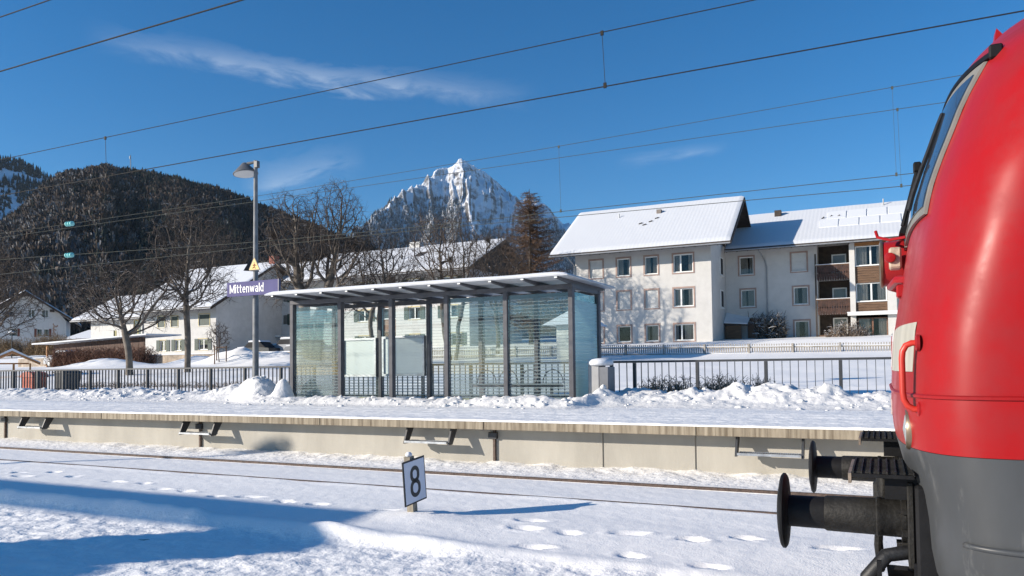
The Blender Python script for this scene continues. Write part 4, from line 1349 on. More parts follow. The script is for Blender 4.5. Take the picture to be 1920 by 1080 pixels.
for xa, xb in ((-133.2, -132.3), (-122.9, -122.0), (-129.2, -127.8)):
    xm = (xa + xb) / 2
    zt = 14.5 - abs(xm - xr7) * 0.4
    MB().box(xa, xb, 78.4, 79.98, zt - 0.45, zt - 0.1).build('purlin_end', soffit, r7)
MB().box(-136.5, -135.4, 83, 84, 12.0, 13.4, 0.01).build('chimney', M('brick_red', (0.30, 0.10, 0.07), 0.85, 0.15, 6, 0.1), r7)
# painted panel: pale oval field with a loose brown figure-like wash
mur = MB()
mc = (-121.9, 8.7)
n = 28
mur.add([(mc[0] + 1.35 * math.copysign(abs(math.cos(a)) ** 0.6, math.cos(a)), Y7 - 0.006, mc[1] + 1.75 * math.copysign(abs(math.sin(a)) ** 0.6, math.sin(a))) for a in np.linspace(0, 2 * math.pi, n, endpoint=False)], [tuple(range(n))])
mur = mur.build('painted_field', M('mural_ground', (0.58, 0.55, 0.52), 0.9, 0.06, 0.8, 0), h7)
mk = MB()
for pts, w_ in (([(-0.4, 1.1), (-0.1, 0.7), (0.35, 0.55), (0.75, 0.8)], 0.28), ([(-0.1, 0.7), (-0.3, 0.1), (-0.1, -0.5), (0.3, -0.7)], 0.38), ([(-0.5, -0.4), (-0.2, -1.1), (0.5, -1.1), (0.7, -0.8)], 0.25), ([(-0.3, 0.2), (0.4, 0.0)], 0.2)):
    for (a, b), (c, d) in zip(pts[:-1], pts[1:]):
        L_ = math.hypot(c - a, d - b)
        nx, nz = -(d - b) / L_ * w_ / 2, (c - a) / L_ * w_ / 2
        yy = Y7 - 0.012 - 0.003 * len(mk.f)
        mk.add([(mc[0] + a + nx, yy, mc[1] + b + nz), (mc[0] + a - nx, yy, mc[1] + b - nz), (mc[0] + c - nx, yy, mc[1] + d - nz), (mc[0] + c + nx, yy, mc[1] + d + nz)], [(0, 1, 2, 3)])
mk.build('painted_marks', M('mural_paint', (0.30, 0.17, 0.12), 0.9, 0.3, 1.5, 0, col2=(0.44, 0.33, 0.26)), h7, recalc=False)

h7.rotation_euler.z = R(52)
h7.scale = (0.6, 0.7, 1.0)
h7.location = (-119.2 - 9.8 * 0.6 * math.cos(R(52)), 80 - 9.8 * 0.6 * math.sin(R(52)), 5)

# ---- low outbuildings between the houses
h8 = thing('outbuilding', 'low snow covered outbuilding beside the gabled house', 'house', (-108, 77, 4.8))
MB().box(-113, -103, 76, 84, 3.8, 6.6).build('wall', plaster, h8)
MB().box(-113.5, -102.5, 75.4, 84.5, 6.602, 6.95).build('fascia', soffit, h8)
MB().prism([(75.35, 6.952), (80, 8.6), (84.6, 6.952)], 'x', -113.6, -102.4).build('roof_snow', snow_roof, h8)
h9 = thing('carport', 'long dark wooden carport with thin snowy roof behind the hedge', 'carport', (-74, 50, 2.6))
for k in range(16):
    x = -76.5 + k * 0.85
    MB().box(x, x + 0.82, 50.0, 50.08, 2.2, 4.70 + 0.028 * k).build('plank', M('carport_boards', (0.10, 0.055, 0.04), 0.8, 0.25, 2, 0.2, stretch=(3, 1, 0.6)), h9)
MB().add([(-78.5, 49, 4.72), (-61.5, 49, 5.24), (-61.5, 53, 5.3), (-78.5, 53, 4.8), (-78.5, 49, 4.84), (-61.5, 49, 5.36), (-61.5, 53, 5.42), (-78.5, 53, 4.92)],
         [(3, 2, 1, 0), (4, 5, 6, 7), (0, 1, 5, 4), (1, 2, 6, 5), (2, 3, 7, 6), (3, 0, 4, 7)]).build('roof', snow_roof, h9)
MB().bar((-76.9, 49.6, 2.2), (-76.9, 49.6, 4.6), 0.14, 0.14).build('post', orange_wood, h9)
h10 = thing('wooden_shelter', 'little open wooden shelter with snowy gable roof at the far left', 'shelter', (-45, 27, 1.4))
for x in (-46.3, -44.9, -43.6):
    for y in (26.4, 28.0):
        MB().box(x - 0.07, x + 0.07, y - 0.07, y + 0.07, 1.2, 2.35).build('post', orange_wood, h10)
MB().prism([(-47.2, 2.26), (-45.0, 2.95), (-42.8, 2.26), (-42.8, 2.36), (-45.0, 3.06), (-47.2, 2.36)], 'y', 26.0, 28.4).build('roof', orange_wood, h10)
MB().prism([(-47.25, 2.365), (-45.0, 3.065), (-42.75, 2.365), (-42.85, 2.44), (-45.0, 3.2), (-47.15, 2.44)], 'y', 25.95, 28.45).build('roof_snow', snow_roof, h10)
MB().box(-46.2, -43.7, 26.9, 27.2, 2.30, 2.38).build('tie_beam', orange_wood, h10)
h10.rotation_euler.z = R(58)
h10.scale = (0.62, 0.9, 1)

# garden shed with pyramid roof seen through the shelter
h11 = thing('garden_pavilion', 'small pale pavilion with snowy pyramid roof seen through the shelter glass', 'shed', (-18.3, 40, 2.2))
MB().box(-18.6, -16.9, 45, 48, 1.8, 4.45).build('wall', plaster, h11)
MB().add([(-19.3, 44.3, 4.455), (-16.4, 44.3, 4.455), (-16.4, 48.7, 4.455), (-19.3, 48.7, 4.455), (-17.7, 46.5, 5.75)], [(3, 2, 1, 0), (0, 1, 4), (1, 2, 4), (2, 3, 4), (3, 0, 4)]).build('roof', snow_roof, h11)

# ------------------------------------------------------------------ picket fence in the garden
picket_m = M('picket_wood', (0.34, 0.31, 0.27), 0.85, 0.2, 3, 0.1)
pf = thing('picket_fence', 'grey wooden picket fence with snow on its rails below the houses', 'fence', (-14, 52, 2.4))
px0, px1 = -34.0, 4.0
pk = MB().box(-0.035, 0.035, -0.012, 0.012, -0.05, 0.86)
pkm = bpy.data.meshes.new('picket'); pkm.from_pydata(pk.v, [], pk.f)
n = 250
for k in range(n):
    x = px0 + (px1 - px0) * k / (n - 1)
    zt = np.interp(x, [-34, -18, -8, 4], [3.45, 3.31, 3.16, 3.05])
    link('picket', pkm, picket_m, pf, (x, 52 + 0.01 * math.sin(k), zt - 0.86 + 0.012 * math.sin(k * 7.1)))
PP_ = [-33.4, -30.6, -27.7, -24.8, -21.9, -19.0, -16.19, -13.49, -10.68, -7.79, -5.08, -2.28, 0.6, 3.5]
for x in PP_:
    zt = np.interp(x, [-34, -18, -8, 4], [3.45, 3.31, 3.16, 3.05])
    MB().box(x - 0.05, x + 0.05, 51.84, 51.93, zt - 1.0, zt + 0.02).build('post', picket_m, pf)
for a, b in zip(PP_[:-1], PP_[1:]):
    za, zb = (np.interp(q, [-34, -18, -8, 4], [3.45, 3.31, 3.16, 3.05]) for q in (a, b))
    for off in (-0.22, -0.66):
        rl = MB().bar((a + .05, 51.95, za + off), (b - .05, 51.95, zb + off), 0.05, 0.08).build('rail', picket_m, pf)
        zm_ = (za + zb) / 2
        MB().tube([(a + .06, 51.93, za + off + 0.075), ((a * 3 + b) / 4, 51.93, (3 * za + zb) / 4 + off + 0.065), ((a + b) / 2, 51.93, zm_ + off + 0.055), ((a + 3 * b) / 4, 51.93, (za + 3 * zb) / 4 + off + 0.065), (b - .06, 51.93, zb + off + 0.075)], 0.026, 6).build('rail_snow', snow_roof, rl)
# low timber boundary wall on the left
bw = thing('boundary_wall', 'low weathered boundary wall with snow cap below the green shuttered house', 'wall', (-60, 51, 3))
MB().box(-84, -40, 51.0, 51.25, 2.3, 3.35).build('wall', M('wall_stone', (0.40, 0.33, 0.26), 0.9, 0.25, 1.6, 0.3), bw)
MB().box(-84, -40, 50.93, 51.32, 3.352, 3.46, 0.03).build('snow_cap', snow_roof, bw)

# ------------------------------------------------------------------ trees
bark = bark_mat('bark_with_snow', (0.15, 0.125, 0.10), 0.30)
twig = bark_mat('twigs_with_snow', (0.085, 0.065, 0.052), 0.06)
bark_dk = bark_mat('dark_bark_snow', (0.075, 0.058, 0.045), 0.30)
twig_br = bark_mat('brown_twigs', (0.10, 0.074, 0.056), 0.02)


def bare_tree(name, label, base, height, spread, seed, trunks=1, trunk_r=0.2, fork=0.3, mats=(None, None), crowns=None, n_attr=1500, step=0.30, twigs=4, lean=(0, 0), twig_len=0.5):
    """space colonisation: limbs grow towards points scattered through the crown's volume"""
    rg = np.random.RandomState(seed)
    t = thing(name, label, 'tree', base, 'bare trees behind the platform')
    base = np.array(base, float)
    if crowns is None:
        crowns = [(lean[0], lean[1], 0.62, 0.5, 0.40, 1.0)]
    A = []
    for (ox, oy, cz, rw, rh, wt) in crowns:
        n = int(n_attr * 3.2 * wt)
        d = rg.randn(n, 3)
        d /= np.linalg.norm(d, axis=1)[:, None]
        rr = rg.rand(n) ** 0.42
        q = d * rr[:, None] * np.array([spread * rw, spread * rw, height * rh]) + np.array([ox, oy, height * cz])
        q[:, 2] += 0.04 * height * np.sin(q[:, 0] * 1.7 + seed)
        A.append(q)
    A = np.concatenate(A) + base
    nodes, par = [], []
    for k in range(trunks):
        a_ = 2 * math.pi * k / max(trunks, 1) + 0.6 + seed
        off = np.array([math.cos(a_), math.sin(a_), 0]) * (0.32 if trunks > 1 else 0.0)
        top = base + off * (1 + height * fork * 0.30) + np.array([lean[0] * 0.4, lean[1] * 0.4, height * fork * (0.85 + 0.3 * rg.rand())])
        m_ = max(4, int(np.linalg.norm(top - base) / step))
        prev = -1
        for i in range(m_ + 1):
            u = i / m_
            p_ = (base + off * 0.7 + np.array([0, 0, -0.3])) * (1 - u) + top * u + np.array([0.10 * math.sin(u * 5 + seed + k), 0.10 * math.cos(u * 4 + k), 0]) * u
            nodes.append(p_)
            par.append(prev)
            prev = len(nodes) - 1
    nodes = [np.array(p_) for p_ in nodes]
    infl, kill = max(3.0, spread * 0.45), step * 0.95
    ND = np.array(nodes)
    dm = np.linalg.norm(A[:, None] - ND[None], axis=2)
    near, nd_ = dm.argmin(1), dm.min(1)
    alive = np.ones(len(A), bool)
    for it in range(140):
        act = alive & (nd_ < infl * (2.2 if it < 12 else 1.0))
        if not act.any():
            break
        idx = np.unique(near[act])
        dirs = A[act] - ND[near[act]]
        dirs /= np.linalg.norm(dirs, axis=1)[:, None] + 1e-9
        acc = np.zeros((len(ND), 3))
        np.add.at(acc, near[act], dirs)
        new = []
        for i in idx:
            v = acc[i]
            l = np.linalg.norm(v)
            if l < 1e-6:
                continue
            v = v / l + rg.randn(3) * 0.20 + np.array([0, 0, 0.06])
            if par[i] >= 0:
                pd = ND[i] - ND[par[i]]
                v = v + 0.45 * pd / (np.linalg.norm(pd) + 1e-9)
            v /= np.linalg.norm(v)
            new.append(ND[i] + v * step)
            par.append(int(i))
        if not new:
            break
        n0 = len(ND)
        new = np.array(new)
        ND = np.concatenate([ND, new])
        dd = np.linalg.norm(A[:, None] - new[None], axis=2)
        j, dj = dd.argmin(1), dd.min(1)
        better = dj < nd_
        near[better] = n0 + j[better]
        nd_[better] = dj[better]
        alive &= nd_ > kill
        if len(ND) > 8500:
            break
    par = np.array(par)
    n = len(ND)
    # pipe model for the radii
    r_ = np.zeros(n)
    kids = np.zeros(n, int)
    for i in range(n - 1, -1, -1):
        if r_[i] == 0:
            r_[i] = 0.012 ** 2.1
        if par[i] >= 0:
            r_[par[i]] += r_[i]
            kids[par[i]] += 1
    r_ = r_ ** (1 / 2.1)
    r_ *= 1.0
    rt = max(r_[:1].max(), 1e-6)
    r_ = np.maximum(r_ * (trunk_r / rt) ** np.clip(np.log(np.maximum(r_, 0.012) / 0.012) / math.log(max(rt, 0.013) / 0.012), 0, 1), 0.011)
    T, K = MB(), MB()
    for i in range(n):
        j = par[i]
        if j < 0:
            continue
        big = r_[j] > 0.055
        sides = 8 if r_[j] > 0.12 else (6 if big else (4 if r_[j] > 0.02 else 3))
        pj, pi = Vector(ND[j]), Vector(ND[i])
        g = par[j]
        st = pj - (pj - Vector(ND[g])) * 0.18 if g >= 0 else pj
        rj = min(r_[j], r_[i] * 1.35)
        if i < 30 and ND[i][2] - base[2] < 0.5:
            rj *= 1.15
        (T if big else K).tube([st, pi], [rj, r_[i]], sides, cap=False)
    # fine shoots at and near the tips
    tips = np.where(r_ < 0.022)[0]
    for i in tips:
        j = par[i]
        if j < 0:
            continue
        d = ND[i] - ND[j]
        d /= np.linalg.norm(d) + 1e-9
        for k in range(twigs if kids[i] == 0 else max(1, twigs - 2)):
            v = d * 0.8 + rg.randn(3) * 0.55 + np.array([0, 0, 0.12])
            v /= np.linalg.norm(v)
            l = twig_len * (0.4 + 0.9 * rg.rand())
            p1 = ND[i] + v * l * 0.55
            p2 = p1 + (v + rg.randn(3) * 0.25) * l * 0.45
            K.tube([ND[i], p1, p2], [0.008, 0.0065, 0.004], 3, cap=False)
    T.build('trunk', mats[0] or bark, t, smooth='all', recalc=False)
    K.build('crown', mats[1] or twig, t, smooth='all', recalc=False)
    return t


def gp(x, y):
    return (x, y, gz(x, y))


bare_tree('bare_tree', 'tall rounded bare tree with several trunks rising behind the left half of the shelter', gp(-33.6, 39.4), 11.4, 8.0, 11, trunks=3, trunk_r=0.17, fork=0.24, crowns=[(-1.3, 0, 0.70, 0.32, 0.27, 0.6), (1.6, 0.3, 0.74, 0.30, 0.27, 0.6), (-2.6, 0, 0.48, 0.22, 0.13, 0.15), (3.2, 0.2, 0.56, 0.22, 0.20, 0.25)], n_attr=1150)
bare_tree('bare_tree', 'slimmer bare tree just right of the tall rounded one behind the shelter', gp(-29.6, 40.8), 9.2, 6.4, 23, trunks=2, trunk_r=0.14, fork=0.26, crowns=[(0.4, 0, 0.70, 0.36, 0.28, 0.7), (2.4, 0.2, 0.52, 0.28, 0.16, 0.4), (-1.8, 0, 0.42, 0.2, 0.12, 0.15)], n_attr=560)
bare_tree('bare_tree', 'tall upright bare tree in front of the green shuttered house', gp(-34.4, 30.05), 9.9, 5.0, 5, trunk_r=0.16, fork=0.34, crowns=[(0, 0, 0.70, 0.40, 0.30, 0.7), (1.4, 0, 0.46, 0.34, 0.12, 0.25), (-1.3, 0, 0.50, 0.34, 0.12, 0.2)], n_attr=560)
bare_tree('bare_tree', 'low spreading bare tree with snowy limbs left of the upright tree', gp(-35.9, 27.6), 6.4, 7.0, 17, trunk_r=0.17, fork=0.22, crowns=[(0, 0, 0.66, 0.45, 0.30, 0.9), (-2.3, 0, 0.58, 0.22, 0.14, 0.2)], n_attr=420)
bare_tree('bare_tree', 'bare tree in front of the long roof behind the middle of the shelter', gp(-29.3, 50.2), 11.8, 7.4, 31, trunks=2, trunk_r=0.15, fork=0.24, crowns=[(-0.6, 0, 0.68, 0.40, 0.30, 0.9), (1.8, 0, 0.5, 0.25, 0.15, 0.2)], mats=(bark_dk, twig_br), n_attr=480)
bare_tree('bare_tree', 'bare tree close to the left of the larch', gp(-27.6, 54.5), 10.4, 6.6, 37, trunk_r=0.17, fork=0.26, crowns=[(0, 0, 0.66, 0.42, 0.32, 1.0)], mats=(bark_dk, twig_br), n_attr=520)
bare_tree('bare_tree', 'dark bare tree at the left edge in front of the gabled house', gp(-60.5, 34), 9.5, 8.5, 41, trunk_r=0.18, fork=0.28, mats=(bark_dk, twig_br), n_attr=900)
bare_tree('bare_tree', 'broad brownish bare tree far behind the upright tree, against the hill', (-90, 84, 5.0), 18, 15, 43, trunk_r=0.3, fork=0.22, mats=(bark_dk, twig_br), n_attr=1500, step=0.5, twig_len=0.8)
bare_tree('bare_tree', 'brownish bare tree on the slope behind the station lamp', (-80, 95, 5.6), 16, 13, 47, trunk_r=0.3, fork=0.24, mats=(bark_dk, twig_br), n_attr=1300, step=0.5, twig_len=0.8)
bare_tree('bare_sapling', 'thin bare sapling with support stakes in front of the shaded gable', gp(-40.7, 38.2), 2.7, 1.7, 53, trunk_r=0.03, fork=0.35, n_attr=120, step=0.14, twigs=2, twig_len=0.25)

# larch
def larch(label, base, height, seed):
    rg = random.Random(seed)
    t = thing('larch_tree', label, 'tree', base)
    T, K = MB(), MB()
    b = Vector(base)
    T.tube([b - Vector((0, 0, .3)), b + Vector((0, 0, height * 0.5)), b + Vector((0, 0, height))], [0.26, 0.16, 0.02], 8, cap=False)
    z = 1.6
    while z < height - 0.15:
        f = (z / height)
        L = (1 - f) ** 0.55 * 4.7 + 0.15
        for k in range(7 if f < 0.9 else 4):
            a = rg.uniform(0, 6.283)
            l = L * rg.uniform(0.55, 1.08)
            d = Vector((math.cos(a), math.sin(a), 0))
            p0 = b + Vector((0, 0, z))
            pts = [p0, p0 + d * l * 0.5 + Vector((0, 0, -0.10 * l)), p0 + d * l + Vector((0, 0, 0.04 * l))]
            K.tube(pts, [0.03, 0.02, 0.007], 3, cap=False)
            nb = int(l * 16)
            for j in range(nb):
                u = rg.uniform(0.12, 1.0)
                q = pts[0].lerp(pts[1], u * 2) if u < 0.5 else pts[1].lerp(pts[2], u * 2 - 1)
                s = Vector((rg.gauss(0, 1), rg.gauss(0, 1), -0.4 + rg.gauss(0, 0.35))).normalized() * rg.uniform(0.14, 0.48) * (1.1 - 0.5 * u)
                s += d * 0.12
                K.tube([q, q + s], [0.017, 0.010], 3, cap=False)
        z += rg.uniform(0.10, 0.24) * (1.3 - 0.6 * f)
    T.build('trunk', bark_dk, t, smooth='all', recalc=False)
    K.build('crown', M('larch_twigs', (0.15, 0.085, 0.050), 0.85, 0.3, 0.35, 0, col2=(0.075, 0.053, 0.038)), t, smooth='all', recalc=False)
    return t


larch('tall rusty brown larch tree left of the three storey house', (-29.6, 65.4, 3.8), 14.9, 3)


# shrubs and hedges: tangles of short twigs
def shrub(name, label, cat, x0, x1, y0, y1, z0, z1, n, seed, mat, r=0.008, group=None, dome=True):
    rg = random.Random(seed)
    t = thing(name, label, cat, ((x0 + x1) / 2, (y0 + y1) / 2, z0), group)
    K = MB()
    for i in range(n):
        x, y = rg.uniform(x0, x1), rg.uniform(y0, y1)
        top = z0 + (z1 - z0) * rg.uniform(0.45, 1.0)
        if dome:
            u = (x - x0) / (x1 - x0) * 2 - 1
            top = z0 + (top - z0) * math.sqrt(max(0.05, 1 - u * u * 0.85))
        p = Vector((x, y, z0))
        pts = [p]
        h = top - z0
        for k in range(3):
            p = p + Vector((rg.gauss(0, 0.16) * h, rg.gauss(0, 0.16) * h, h / 3))
            pts.append(p)
        K.tube(pts, [r * 1.5, r * 1.2, r, r * 0.5], 3, cap=False)
        for k in range(5):
            q = pts[rg.randint(1, 3)]
            s = Vector((rg.gauss(0, 1), rg.gauss(0, 1), rg.gauss(0.3, 0.7))).normalized() * h * rg.uniform(0.12, 0.34)
            K.tube([q, q + s * 0.5 + Vector((0, 0, rg.gauss(0, .03))), q + s], [r * 0.8, r * 0.7, r * 0.4], 3, cap=False)
    K.build('twigs', mat, t, smooth='all', recalc=False)
    return t


tw_sh = bark_mat('shrub_twigs', (0.30, 0.215, 0.14), 0.02)
tw_hedge = bark_mat('beech_hedge', (0.19, 0.095, 0.06), -0.05)
tw_olive = bark_mat('olive_hedge', (0.26, 0.18, 0.10), -0.05)
for i, (a, b, lab) in enumerate(((-5.75, -4.95, 'low clipped bare shrub behind the railing, nearest the litter bin'), (-4.98, -4.45, 'small low bare shrub, second from the litter bin'), (-4.30, -3.05, 'widest low bare shrub behind the railing'), (-2.98, -2.45, 'low bare shrub behind the railing, nearest the locomotive'))):
    shrub('garden_shrub', lab, 'shrub', a, b, 19.5, 20.2, 0.9, 1.5, int(150 * (b - a)), 60 + i, tw_sh, group='low shrubs behind the railing')
shrub('beech_hedge', 'tall brown beech hedge in front of the carport', 'hedge', -69, -56.5, 44.6, 46.0, 2.2, 3.9, 1500, 70, tw_hedge, 0.018, dome=False)
shrub('round_bush', 'rounded olive brown bush in front of the gabled house', 'bush', -103, -96, 63, 66, 4.2, 6.9, 700, 71, tw_olive, 0.02)
shrub('round_bush', 'rounded olive brown bush at the left edge below the gabled house', 'bush', -113, -105, 63, 66, 4.2, 6.6, 700, 72, tw_olive, 0.02)
shrub('leafless_hedge', 'brown hedge strip behind the long left railing', 'hedge', -32, -17.5, 21.4, 22.3, 0.95, 1.35, 900, 73, tw_sh, 0.008, dome=False)
shrub('climbing_shrub', 'snow dusted shrub beside the house entrance', 'shrub', -8.9, -7.0, 64.2, 65.2, 3.6, 6.0, 260, 74, bark_mat('snowy_twigs', (0.10, 0.085, 0.065), 0.5), 0.03)
shrub('garden_bush', 'bare garden bush in front of the balconies', 'bush', -3.8, -0.8, 63.6, 64.6, 3.5, 5.0, 160, 75, bark_mat('snowy_twigs_b', (0.16, 0.12, 0.09), 0.4), 0.02)


# ------------------------------------------------------------------ parked cars
def car(label, x, y, z, L, col, rot=0.0, snowy=True):
    t = thing('parked_car', label, 'car', (x, y, z), 'cars parked by the houses')
    t.rotation_euler.z = rot
    paint = M('car_paint_%02d' % int(col[0] * 99 + col[2] * 7), col, 0.3, 0.05, 3, 0)
    h = 0.72
    body = [(-L / 2, 0.32), (-L / 2 - 0.03, 0.62), (-L / 2 + 0.12, 0.84), (-L * 0.2, 0.92), (L * 0.28, 0.94), (L / 2 - 0.05, 0.86), (L / 2, 0.55), (L / 2 - 0.05, 0.30)]
    ORG[t.name] = Vector((0, 0, 0))
    MB().prism(body, 'y', -0.85, 0.85).build('body', paint, t)
    cab = [(-L * 0.27, 0.925), (-L * 0.14, 1.40), (L * 0.20, 1.43), (L * 0.36, 0.945)]
    MB().prism(cab, 'y', -0.72, 0.72).build('cabin_glass', room_m, t)
    MB().prism([(-L * 0.15, 1.405), (-L * 0.12, 1.45), (L * 0.19, 1.47), (L * 0.215, 1.432)], 'y', -0.70, 0.70).build('roof', paint, t)
    if snowy:
        MB().prism([(-L * 0.15, 1.472), (-L * 0.13, 1.60), (0, 1.64), (L * 0.19, 1.62), (L * 0.22, 1.474)], 'y', -0.68, 0.68).build('roof_snow', snow_roof, t)
        MB().prism([(-L / 2 + 0.14, 0.925), (-L / 2 + 0.2, 1.0), (-L * 0.25, 1.05), (-L * 0.24, 0.93)], 'y', -0.75, 0.75).build('bonnet_snow', snow_roof, t)
    for wx_ in (-L * 0.31, L * 0.30):
        for wy_ in (-0.86, 0.70):
            w = MB().lathe((wx_, wy_, 0.31), (0, 1, 0), [(0, 0.20), (0.01, 0.31), (0.15, 0.31), (0.16, 0.2)], 18).build('wheel', black_rub, t, smooth=True)
            MB().lathe((wx_, wy_ - 0.012, 0.31), (0, 1, 0), [(0, 0.05), (0.01, 0.18)], 14).build('rim', galv, w)
    return t


car('dark parked car with snow on its roof beside the lamp post', -54.0, 55.5, gz(-54, 55.5), 4.3, (0.03, 0.035, 0.04))
car('silver parked car with snowy roof right of the lamp post', -51.4, 57.0, gz(-51.4, 57), 4.2, (0.30, 0.31, 0.33))
car('dark parked estate car with snowy roof next to the shelter post', -48.2, 56.0, gz(-48.2, 56), 4.5, (0.12, 0.125, 0.14))
car('light parked car half hidden by the beech hedge', -71.5, 48.0, gz(-71.5, 48), 4.3, (0.45, 0.46, 0.48))

# small things behind the left railing
t = thing('grit_box', 'orange red grit box behind the left railing', 'box', (-31.3, 19.6, 1.0))
gm = M('orange_red_plastic', (0.45, 0.085, 0.035), 0.5, 0.1, 4, 0.05)
MB().add([(-31.6, 19.4, 0.95), (-30.95, 19.4, 0.95), (-30.95, 19.9, 0.95), (-31.6, 19.9, 0.95), (-31.65, 19.36, 1.6), (-30.9, 19.36, 1.6), (-30.9, 19.94, 1.6), (-31.65, 19.94, 1.6)], [(3, 2, 1, 0), (4, 5, 6, 7), (0, 1, 5, 4), (1, 2, 6, 5), (2, 3, 7, 6), (3, 0, 4, 7)]).build('tub', gm, t)
MB().prism([(-31.7, 1.602), (-31.6, 1.78), (-31.28, 1.84), (-30.95, 1.78), (-30.85, 1.602)], 'y', 19.32, 19.98).build('lid', gm, t)
t = thing('waste_container', 'dark waste container behind the left railing', 'bin', (-29.2, 19.7, 1.0))
MB().add([(-29.5, 19.4, 1.05), (-28.9, 19.4, 1.05), (-28.9, 19.95, 1.05), (-29.5, 19.95, 1.05), (-29.56, 19.35, 1.75), (-28.84, 19.35, 1.75), (-28.84, 20.0, 1.75), (-29.56, 20.0, 1.75)], [(3, 2, 1, 0), (4, 5, 6, 7), (0, 1, 5, 4), (1, 2, 6, 5), (2, 3, 7, 6), (3, 0, 4, 7)]).build('body', black_paint, t)
MB().prism([(-29.6, 1.752), (-29.55, 1.82), (-29.2, 1.88), (-28.85, 1.82), (-28.8, 1.752)], 'y', 19.3, 20.05).build('lid', black_paint, t)
for x in (-29.4, -29.0):
    MB().lathe((x - 0.03, 19.9, 1.05), (1, 0, 0), [(0, 0.04), (0.005, 0.09), (0.055, 0.09), (0.06, 0.04)], 12).build('wheel', black_rub, t)
t = thing('garden_lamp', 'small dark garden lamp post in front of the gabled house', 'lamp', (-103.5, 62, 4))
MB().tube([(-103.5, 62, 3.8), (-103.5, 62, 7.1)], 0.07, 8).build('pole', black_paint, t)
MB().lathe((-103.5, 62, 7.1), (0, 0, 1), [(0, 0.1), (0.12, 0.45), (0.2, 0.42), (0.38, 0.1)], 14).build('head', white_paint, t)
t = thing('tree_stake', 'dark wooden stakes bracing the thin sapling', 'stake', (-40.7, 38.2, 2.2))
z0_ = gz(-40.7, 38.2)
for dx, dy in ((-0.45, 0.2), (0.45, 0.2), (0, -0.4)):
    MB().tube([(-40.7 + dx, 38.2 + dy, z0_ - 0.2), (-40.7 + dx, 38.2 + dy, z0_ + 1.1)], 0.04, 6).build('stake', brown_wood, t)
MB().bar((-41.15, 38.4, z0_ + 1.0), (-40.25, 38.4, z0_ + 1.0), 0.04, 0.08).build('tie_board', brown_wood, t)

# ------------------------------------------------------------------ mountains
# a) wooded hill on the left: bearing, height over eye at the crest (1250 m away)
RH = 1250.0
haz = np.array([-75, -68, -61.4, -59.8, -58.1, -56.0, -54.5, -52.3, -50.6, -48.3, -46.2, -44.4, -41.4, -38.4, -34.5, -32.1, -28, -24, -20])
hel = np.array([0.06, 0.10, 0.1438, 0.1686, 0.1978, 0.2281, 0.2405, 0.2420, 0.2400, 0.233, 0.224, 0.2115, 0.196, 0.178, 0.155, 0.135, 0.09, 0.055, 0.03]) - 0.019


def hill_z(az_, r):
    crest = np.interp(az_, haz, hel) * RH
    f = np.interp(r, [320, 480, 700, 950, 1150, 1250, 1350, 1600, 2000], [0.0, 0.05, 0.26, 0.63, 0.90, 1.0, 1.0, 0.8, 0.35])
    x, y = r * np.sin(np.radians(az_)), r * np.cos(np.radians(az_))
    nz = (fbm(x / 160, y / 160, 5, 101) - 0.5) * 70 * np.clip(f * 2.2, 0, 1) * np.clip(1.6 - f * 1.2, 0.3, 1)
    gul = (fbm(az_ / 2.2, r / 900, 3, 103, True) - 0.5) * 40 * np.clip(f * 2, 0, 1) * np.clip(1.25 - f, 0.1, 1)
    return 10 + crest * f + nz + gul


hill_floor = M('forest_floor', (0.10, 0.095, 0.09), 0.95, 0.3, 0.02, 0.0, col2=(0.30, 0.31, 0.33))
az1 = np.linspace(-74, -20, 220)
r1_ = np.linspace(320, 2000, 130)
A, RR = np.meshgrid(az1, r1_)
Xh, Yh, Zh = RR * np.sin(np.radians(A)), RR * np.cos(np.radians(A)), hill_z(A, RR)
ho = tag(grid_mesh('wooded_hill', Xh, Yh, Zh, hill_floor), kind='structure')


def mass_tree_mat(name, dark, light, snowc, snow_lo, snow_hi):
    m = bpy.data.materials.new(name)
    m.use_nodes = True
    nt = m.node_tree
    L, N = nt.links, nt.nodes
    b = N['Principled BSDF']
    b.inputs['Roughness'].default_value = 0.95
    b.inputs['Specular IOR Level'].default_value = 0.1
    at_ = N.new('ShaderNodeAttribute'); at_.attribute_name = 'tone'
    cr = N.new('ShaderNodeValToRGB')
    e = cr.color_ramp.elements
    e[0].position = 0.0; e[0].color = (*dark, 1)
    e[1].position = snow_lo; e[1].color = (*light, 1)
    q = e.new(snow_hi); q.color = (*snowc, 1)
    L.new(at_.outputs['Fac'], cr.inputs[0])
    L.new(cr.outputs[0], b.inputs['Base Color'])
    MATS[name] = m
    return m


